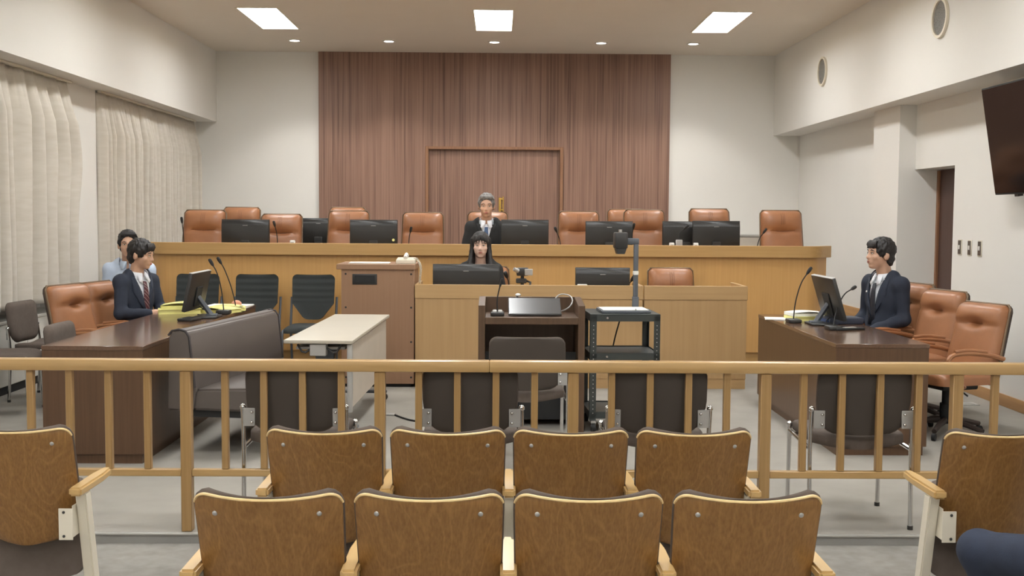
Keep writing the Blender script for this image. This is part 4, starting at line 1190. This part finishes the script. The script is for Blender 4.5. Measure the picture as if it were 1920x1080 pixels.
def person(label, loc, rz, outfit, skin, hair, hairmat, head_rz=0, head_tilt=0, lean=0, sc=1.0, pose='lap', tie=None, legs=NAVY, hip=.47, group=None, legpose=None, shoulder=1.0):
    T = thing('person', label, 'person', loc, rz, group)
    T.scale = (sc, sc, sc)
    ln = Matrix.Translation((0, 0, hip)) @ Matrix.Rotation(R(lean), 4, 'X') @ Matrix.Translation((0, 0, -hip))
    def q(x, y, z): return ln @ Vector((x, y, z))
    sh = {s: q(s * .158 * shoulder, .035, .94) for s in (-1, 1)}
    if pose == 'lap':
        el = {s: q(s * .212, .03, .69) for s in (-1, 1)}; wr = {s: Vector((s * .13, -.235, .60)) for s in (-1, 1)}; hd = {s: (-s * .35, -1, -.1) for s in (-1, 1)}
    elif pose == 'desk':
        el = {s: q(s * .222, -.03, .70) for s in (-1, 1)}; wr = {s: Vector((s * .12, -.28, .70)) for s in (-1, 1)}; hd = {s: (-s * .9, -.6, 0) for s in (-1, 1)}
    hipj = {s: Vector((s * .085, -.02, hip + .03)) for s in (-1, 1)}
    kn = {s: Vector((s * .125, -.43, hip + .035)) for s in (-1, 1)}
    an = {s: Vector((s * .125, -.42, .085)) for s in (-1, 1)}
    if legpose: kn, an = legpose
    toe = {s: an[s] + Vector((s * .02, -.15, -.045)) for s in (-1, 1)}
    HM = ln @ Matrix.Translation((0, -.012, 1.172)) @ Matrix.Rotation(R(head_rz), 4, 'Z') @ Matrix.Rotation(R(head_tilt), 4, 'X')
    H = lambda x, y, z: HM @ Vector((x, y, z))
    H3 = HM.to_3x3().to_4x4()
    # ---- continuous body
    P = [('e', q(0, .03, .83), (.138, .094, .18)), ('e', q(0, .02, .63), (.125, .095, .15)), ('e', (0, .0, hip + .03), (.155, .12, .09)),
         ('c', sh[-1], .055, sh[1], .055), ('c', q(0, .04, .98), .056, H(0, .018, -.06), .052),
         ('e', H(0, .012, .028), (.073, .092, .088), H3), ('e', H(0, -.026, -.038), (.060, .064, .078), H3), ('e', H(0, -.058, -.098), (.027, .024, .018), H3),
         ('e', H(0, -.05, .02), (.06, .036, .05), H3),
         ('c', H(0, -.084, .004), .008, H(0, -.100, -.032), .0105), ('e', H(0, -.091, -.037), (.017, .010, .008), H3),
         ('e', H(0, -.077, .018), (.048, .012, .009), H3),
         ('e', H(.04, -.058, -.028), (.024, .022, .02), H3), ('e', H(-.04, -.058, -.028), (.024, .022, .02), H3),
         ('e', H(0, -.080, -.067), (.026, .014, .014), H3)]
    for s in (-1, 1):
        P += [('e', H(s * .077, .014, -.015), (.010, .020, .033), H3 @ Matrix.Rotation(R(-s * 18), 4, 'Z')),
              ('c', sh[s], .046, el[s], .037), ('c', el[s], .037, wr[s], .026)] + hand_parts(wr[s], hd[s])
        P += [('c', hipj[s], .085, kn[s], .058), ('c', kn[s], .056, an[s], .038), ('c', an[s] + Vector((0, .03, -.04)), .04, toe[s], .03)]
    me = blob(P, .0075, .014)
    m = MB(); m.bm.from_mesh(me); bpy.data.meshes.remove(me)
    for s in (-1, 1): fingers(m, wr[s], hd[s], (0, 0, 1), -s)
    put('body', m.mesh('body', 180), skin, T)
    # ---- face
    for s in (-1, 1):
        e = MB().ell((0, 0, 0), (.0130, .007, .0042), M=HM @ Matrix.Translation((s * .031, -.0815, -.001))).obj('eye', EYEW, T)
        MB().ell((0, 0, 0), (.0055, .004, .0042), M=HM @ Matrix.Translation((s * .031, -.0858, -.001))).obj('iris', IRIS, e)
        MB().tube([(s * .015, -.0870, .0045), (s * .031, -.0890, .0060), (s * .046, -.080, .0025)], .0016, 5, M=HM).obj('eyelid', IRIS, e)
        MB().tube([(s * .014, -.0885, .0215), (s * .032, -.0905, .026), (s * .052, -.076, .019)], [.0026, .0036, .0022], 6, M=HM).obj('eyebrow', hairmat if hairmat != HAIRG else HAIRB, T)
    MB().ell((0, -.0925, -.0625), (.020, .005, .0036), M=HM).ell((0, -.0925, -.0695), (.017, .005, .0042), M=HM).obj('lips', LIPS, T)
    # ---- hair
    hp = [('e', H(0, .014, .036), (.085, .104, .096), H3), ('e', H(0, .058, -.03), (.067, .052, .068), H3)]
    fr = MB()
    if hair in ('short', 'parted'):
        up = .0 if hair == 'short' else .022
        for s in (-1, 1): hp.append(('c', H(s * .077, -.018, .03), .012, H(s * .0765, -.012, -.022), .006))
        hp.append(('n', H(0, -.105, -.026 + up), (.070, .085, .076), H3))
        hp += [('n', H(s * .088, -.012, -.045), (.022, .034, .042), H3) for s in (-1, 1)]
        hm = blob(hp, .0055, .012, .008, 75, .5)
        for k in range(-6, 7):
            x = k * .0098; w = .012 * math.sin(k * 2.1)
            if hair == 'short': fr.tube([(x * .8, -.062, .094), (x, -.082, .072), (x * 1.06 + w * .5, -.0935 + .02 * (x / .06) ** 2, .040 + w * .5)], [.010, .009, .004], 7, smooth=1, M=HM)
            else: fr.tube([(x * .7 - .012, -.055, .104), (x * .95, -.078, .096), (x * 1.15 + .012, -.080 + .016 * (x / .06) ** 2, .074 - .012 * abs(x) / .06)], [.010, .009, .005], 7, smooth=1, M=HM)
    else:
        for s in (-1, 1):
            hp += [('c', H(s * .070, .0, .05), .026, H(s * .083, -.012, -.06), .021), ('c', H(s * .083, -.012, -.06), .021, H(s * .096, -.05, -.19), .028),
                   ('c', H(s * .06, .045, .0), .036, H(s * .088, .03, -.21), .035), ('c', H(s * .096, -.05, -.19), .028, H(s * .10, -.075, -.29), .016)]
        hp.append(('e', H(0, .065, -.10), (.085, .04, .14), H3))
        hp.append(('n', H(0, -.10, -.045), (.063, .088, .098), H3))
        hm = blob(hp, .0055, .012, .003, 90, .15)
        for k in (-6, -5, -4, -2, -1, 1, 2, 4, 5, 6):
            x = k * .009
            fr.tube([(x * .25, -.068, .098), (x * .7, -.090, .065), (x * 1.12, -.094 + .02 * (x / .055) ** 2, .022 - abs(x) * .25)], [.006, .0045, .0018], 6, smooth=1, M=HM)
    ho = put('hair', hm, hairmat, T)
    fr.obj('fringe', hairmat, ho, ang=180)
    # ---- clothes
    tor = lambda g: [('e', q(0, .03, .83), (.152 + g, .105 + g, .19 + g)), ('e', q(0, .02, .64), (.142 + g, .108 + g, .17 + g)), ('e', (0, .0, hip + .05), (.165 + g, .13 + g, .10 + g)), ('c', sh[-1], .052 + g, sh[1], .052 + g),
                     ('c', q(-.08, .035, 1.0), .04 + g, q(.08, .035, 1.0), .04 + g)]
    arms = lambda g: sum([[('c', sh[s], .057 + g, el[s], .045 + g), ('c', el[s], .045 + g, wr[s] - Vector(hd[s]).normalized() * .012, .034 + g)] for s in (-1, 1)], [])
    lg = []
    for s in (-1, 1): lg += [('c', hipj[s], .098, kn[s], .072), ('c', kn[s], .070, an[s] + Vector((0, 0, .03)), .056)]
    lg.append(('e', (0, 0, hip + .03), (.168, .135, .095)))
    put('trousers', blob(lg, .012, .04, .005, 9), legs, T)
    for s in (-1, 1):
        MB().tube([an[s] + Vector((0, .045, -.045)), an[s] + Vector((0, -.02, -.04)), toe[s] + Vector((0, -.01, -.0))], [.054, .054, .044], 10, smooth=1).obj('shoe', BLACK, T)
    main, shirt = outfit
    def cutV(me, vb, wtop, back=False, clip=.985):
        b = bmesh.new(); b.from_mesh(me)
        for s in (-1, 1):
            p0, p1 = q(0, 0, vb), q(s * wtop, 0, 1.03)
            n = (p1 - p0).cross(ln.to_3x3() @ Vector((0, 1, 0))).normalized()
            bmesh.ops.bisect_plane(b, geom=list(b.verts) + list(b.edges) + list(b.faces), plane_co=p0, plane_no=n)
        nz = (ln.to_3x3() @ Vector((0, -.35, 1))).normalized(); pc = q(0, .035, clip + .022)
        bmesh.ops.bisect_plane(b, geom=list(b.verts) + list(b.edges) + list(b.faces), plane_co=pc, plane_no=nz)
        inv = ln.inverted(); kill = []
        for f in b.faces:
            c = inv @ f.calc_center_median()
            hw = wtop * (c.z - vb) / (1.03 - vb)
            if (c.y < .02 and c.z > vb and abs(c.x) < hw and abs(c.x) < .13) or ((f.calc_center_median() - pc).dot(nz) > 0 and abs(c.x) < .075): kill.append(f)
        bmesh.ops.delete(b, geom=kill, context='FACES')
        b.to_mesh(me); b.free()
        for p in me.polygons: p.use_smooth = True
        return me
    def collar(mat, gr=0.0):
        cm = MB()
        base = q(0, .028, 1.005); seg = 20; rings = []
        for z, rr in ((-.03, .068), (.010, .064), (.030, .061), (.028, .066), (-.022, .080)):
            ring = []
            for k in range(seg + 1):
                a = -PI / 2 + .16 + (2 * PI - .32) * k / seg
                zz = z - .018 * (1 - (.5 + .5 * math.sin(a))) + (.012 if math.sin(a) > .3 else 0)
                ring.append(base + ln.to_3x3() @ Vector(((rr + gr * (z < 0)) * math.cos(a), (rr + gr * (z < 0)) * 1.02 * math.sin(a) - .004, zz)))
            rings.append(ring)
        cm.grid(rings)
        for s in (-1, 1):
            v = [base + ln.to_3x3() @ (Vector(p) + Vector((0, -gr * 1.6, gr * .8))) for p in ((s * .008, -.072, .004), (s * .050, -.056, .008), (s * .060, -.090, -.050), (s * .034, -.104, -.066))]
            cm.grid([[v[0], v[1]], [v[3], v[2]]])
        o = cm.obj('collar', mat, T, ang=180)
        sm = o.modifiers.new('s', 'SOLIDIFY'); sm.thickness = .004
    def on(bvh, x, z, off):
        o_ = q(x, -.6, z); d_ = ln.to_3x3() @ Vector((0, 1, 0))
        hit = bvh.ray_cast(o_, d_)
        p = hit[0] if hit[0] else q(x, -.1, z)
        return p - d_ * off
    def strip(name, mat, bvh, cl, off, thick=.004, parent=None):
        G = []
        for (xa, xb, z) in cl: G.append([on(bvh, xa + (xb - xa) * i / 4, z if not isinstance(z, tuple) else z[0] + (z[1] - z[0]) * i / 4, off) for i in range(5)])
        o = MB().grid(G).obj(name, mat, parent or T, ang=180)
        sm = o.modifiers.new('s', 'SOLIDIFY'); sm.thickness = thick
        return o
    if shirt is not None:
        sm_ = blob(tor(.0), .011, .05)
        if tie: cutV(sm_, 1.02, .001)
        else: cutV(sm_, .90, .04)
        so = put('shirt', sm_, shirt, T)
        bvs = BVHTree.FromPolygons([v.co for v in sm_.vertices], [p.vertices for p in sm_.polygons])
        if tie:
            collar(shirt)
            strip('tie', tie, bvs, [(-.022, .022, .985), (-.017, .017, .945), (-.02, .02, .90), (-.027, .027, .82), (-.033, .033, .72), (-.035, .035, .64)], .012, .005)
    jm = blob(tor(.014) + arms(.004), .010, .03, .010, 14)
    if main[1] == 'suit': cutV(jm, .70, .085)
    elif main[1] == 'robe': cutV(jm, .76, .075)
    else: cutV(jm, .92, .035)
    jo = put({'suit': 'jacket', 'robe': 'robe', 'shirt': 'shirt'}[main[1]], jm, main[0], T)
    bvj = BVHTree.FromPolygons([v.co for v in jm.vertices], [p.vertices for p in jm.polygons])
    if main[1] == 'suit':
        for s in (-1, 1):
            strip('lapel', main[0], bvj, [(s * .0, s * .012, .70), (s * .026, s * .075, .79), (s * .05, s * .115, .875), (s * .062, s * .11, .90), (s * .085, s * .115, .99)], .006, .004, jo)
            strip('pocket_flap', main[0], bvj, [(s * .07, s * .14, .615), (s * .07, s * .14, .585)], .004, .003, jo)
    elif main[1] == 'robe':
        for s in (-1, 1):
            strip('robe_facing', main[0], bvj, [(s * .0, s * .03, .70), (s * .012, s * .05, .79), (s * .045, s * .085, .92), (s * .07, s * .10, .99)], .006, .005, jo)
    else:
        collar(main[0], .012)
        strip('placket', main[0], bvj, [(-.014, .014, z) for z in (.94, .85, .75, .65)], .003, .003, jo)
    return T, bvj, on, jo
# judge
person('seated judge in a black robe with grey hair and dark blue tie', (-.135, 12.40, .40), 0, ((ROBE, 'robe'), SHIRTW), SKIN, 'parted', HAIRG, 0, 2, 3, 1.075, 'desk', TIEB, ROBE, group=None)
# clerk
person('seated clerk in black robe with long straight black hair', (-.172, 10.80, .06), 0, ((ROBE, 'robe'), ROBE), SKINP, 'long', HAIRB, 0, 0, 2, 1.03, 'desk', None, ROBE, shoulder=.85)
# counsel on the left
person('man in navy suit and striped tie seated at left desk in profile', (-3.07, 9.52, 0), R(62), ((NAVY, 'suit'), SHIRTW), SKIN, 'short', HAIRB, 22, 5, 4, 1.03, 'desk', TIES, NAVY)
# man behind in light blue shirt
person('man in pale blue shirt seated behind the man in striped tie', (-3.53, 10.72, 0), R(12), ((SHIRTB, 'shirt'), None), SKIN, 'parted', HAIRB, 8, 0, 0, 1.07, 'lap', None, BLACK)
# counsel on the right
T, bv, on, jo = person('man in dark suit seated at right desk facing left', (3.14, 9.08, 0), R(-68), ((NAVY2, 'suit'), SHIRTW), SKIN, 'short', HAIRB, -14, -6, 2, 1.075, 'lap', TIEN, NAVY2)
p = on(bv, -.082, .885, .012)
MB().ell(p, (.008, .005, .008)).obj('lapel_badge', WHITEP, jo)
t = thing('stool', 'black stool the man in pale blue shirt sits on', 'stool', (-3.53, 10.74, 0))
MB().lathe([(.17, .38), (.18, .40), (.18, .43), (.16, .445)]).obj('seat', BLACK, t)
for k in range(4):
    a = PI / 4 + k * PI / 2
    MB().tube([(.12 * math.cos(a), .12 * math.sin(a), .39), (.17 * math.cos(a), .17 * math.sin(a), .01)], .012).obj('leg', BLACKM, t)
# spectator whose knee enters the picture
lp = ({-1: Vector((-.12, -.45, .40)), 1: Vector((.34, -.42, .375))}, {-1: Vector((-.13, -.42, .085)), 1: Vector((.26, -.40, .085))})
person('spectator at lower right, only a navy trouser knee visible', (2.12, 3.62, ZA), R(180), ((NAVY, 'suit'), SHIRTW), SKIN, 'short', HAIRB, 0, 0, -4, 1.0, 'lap', TIEN, JEANS, hip=.40, legpose=lp)
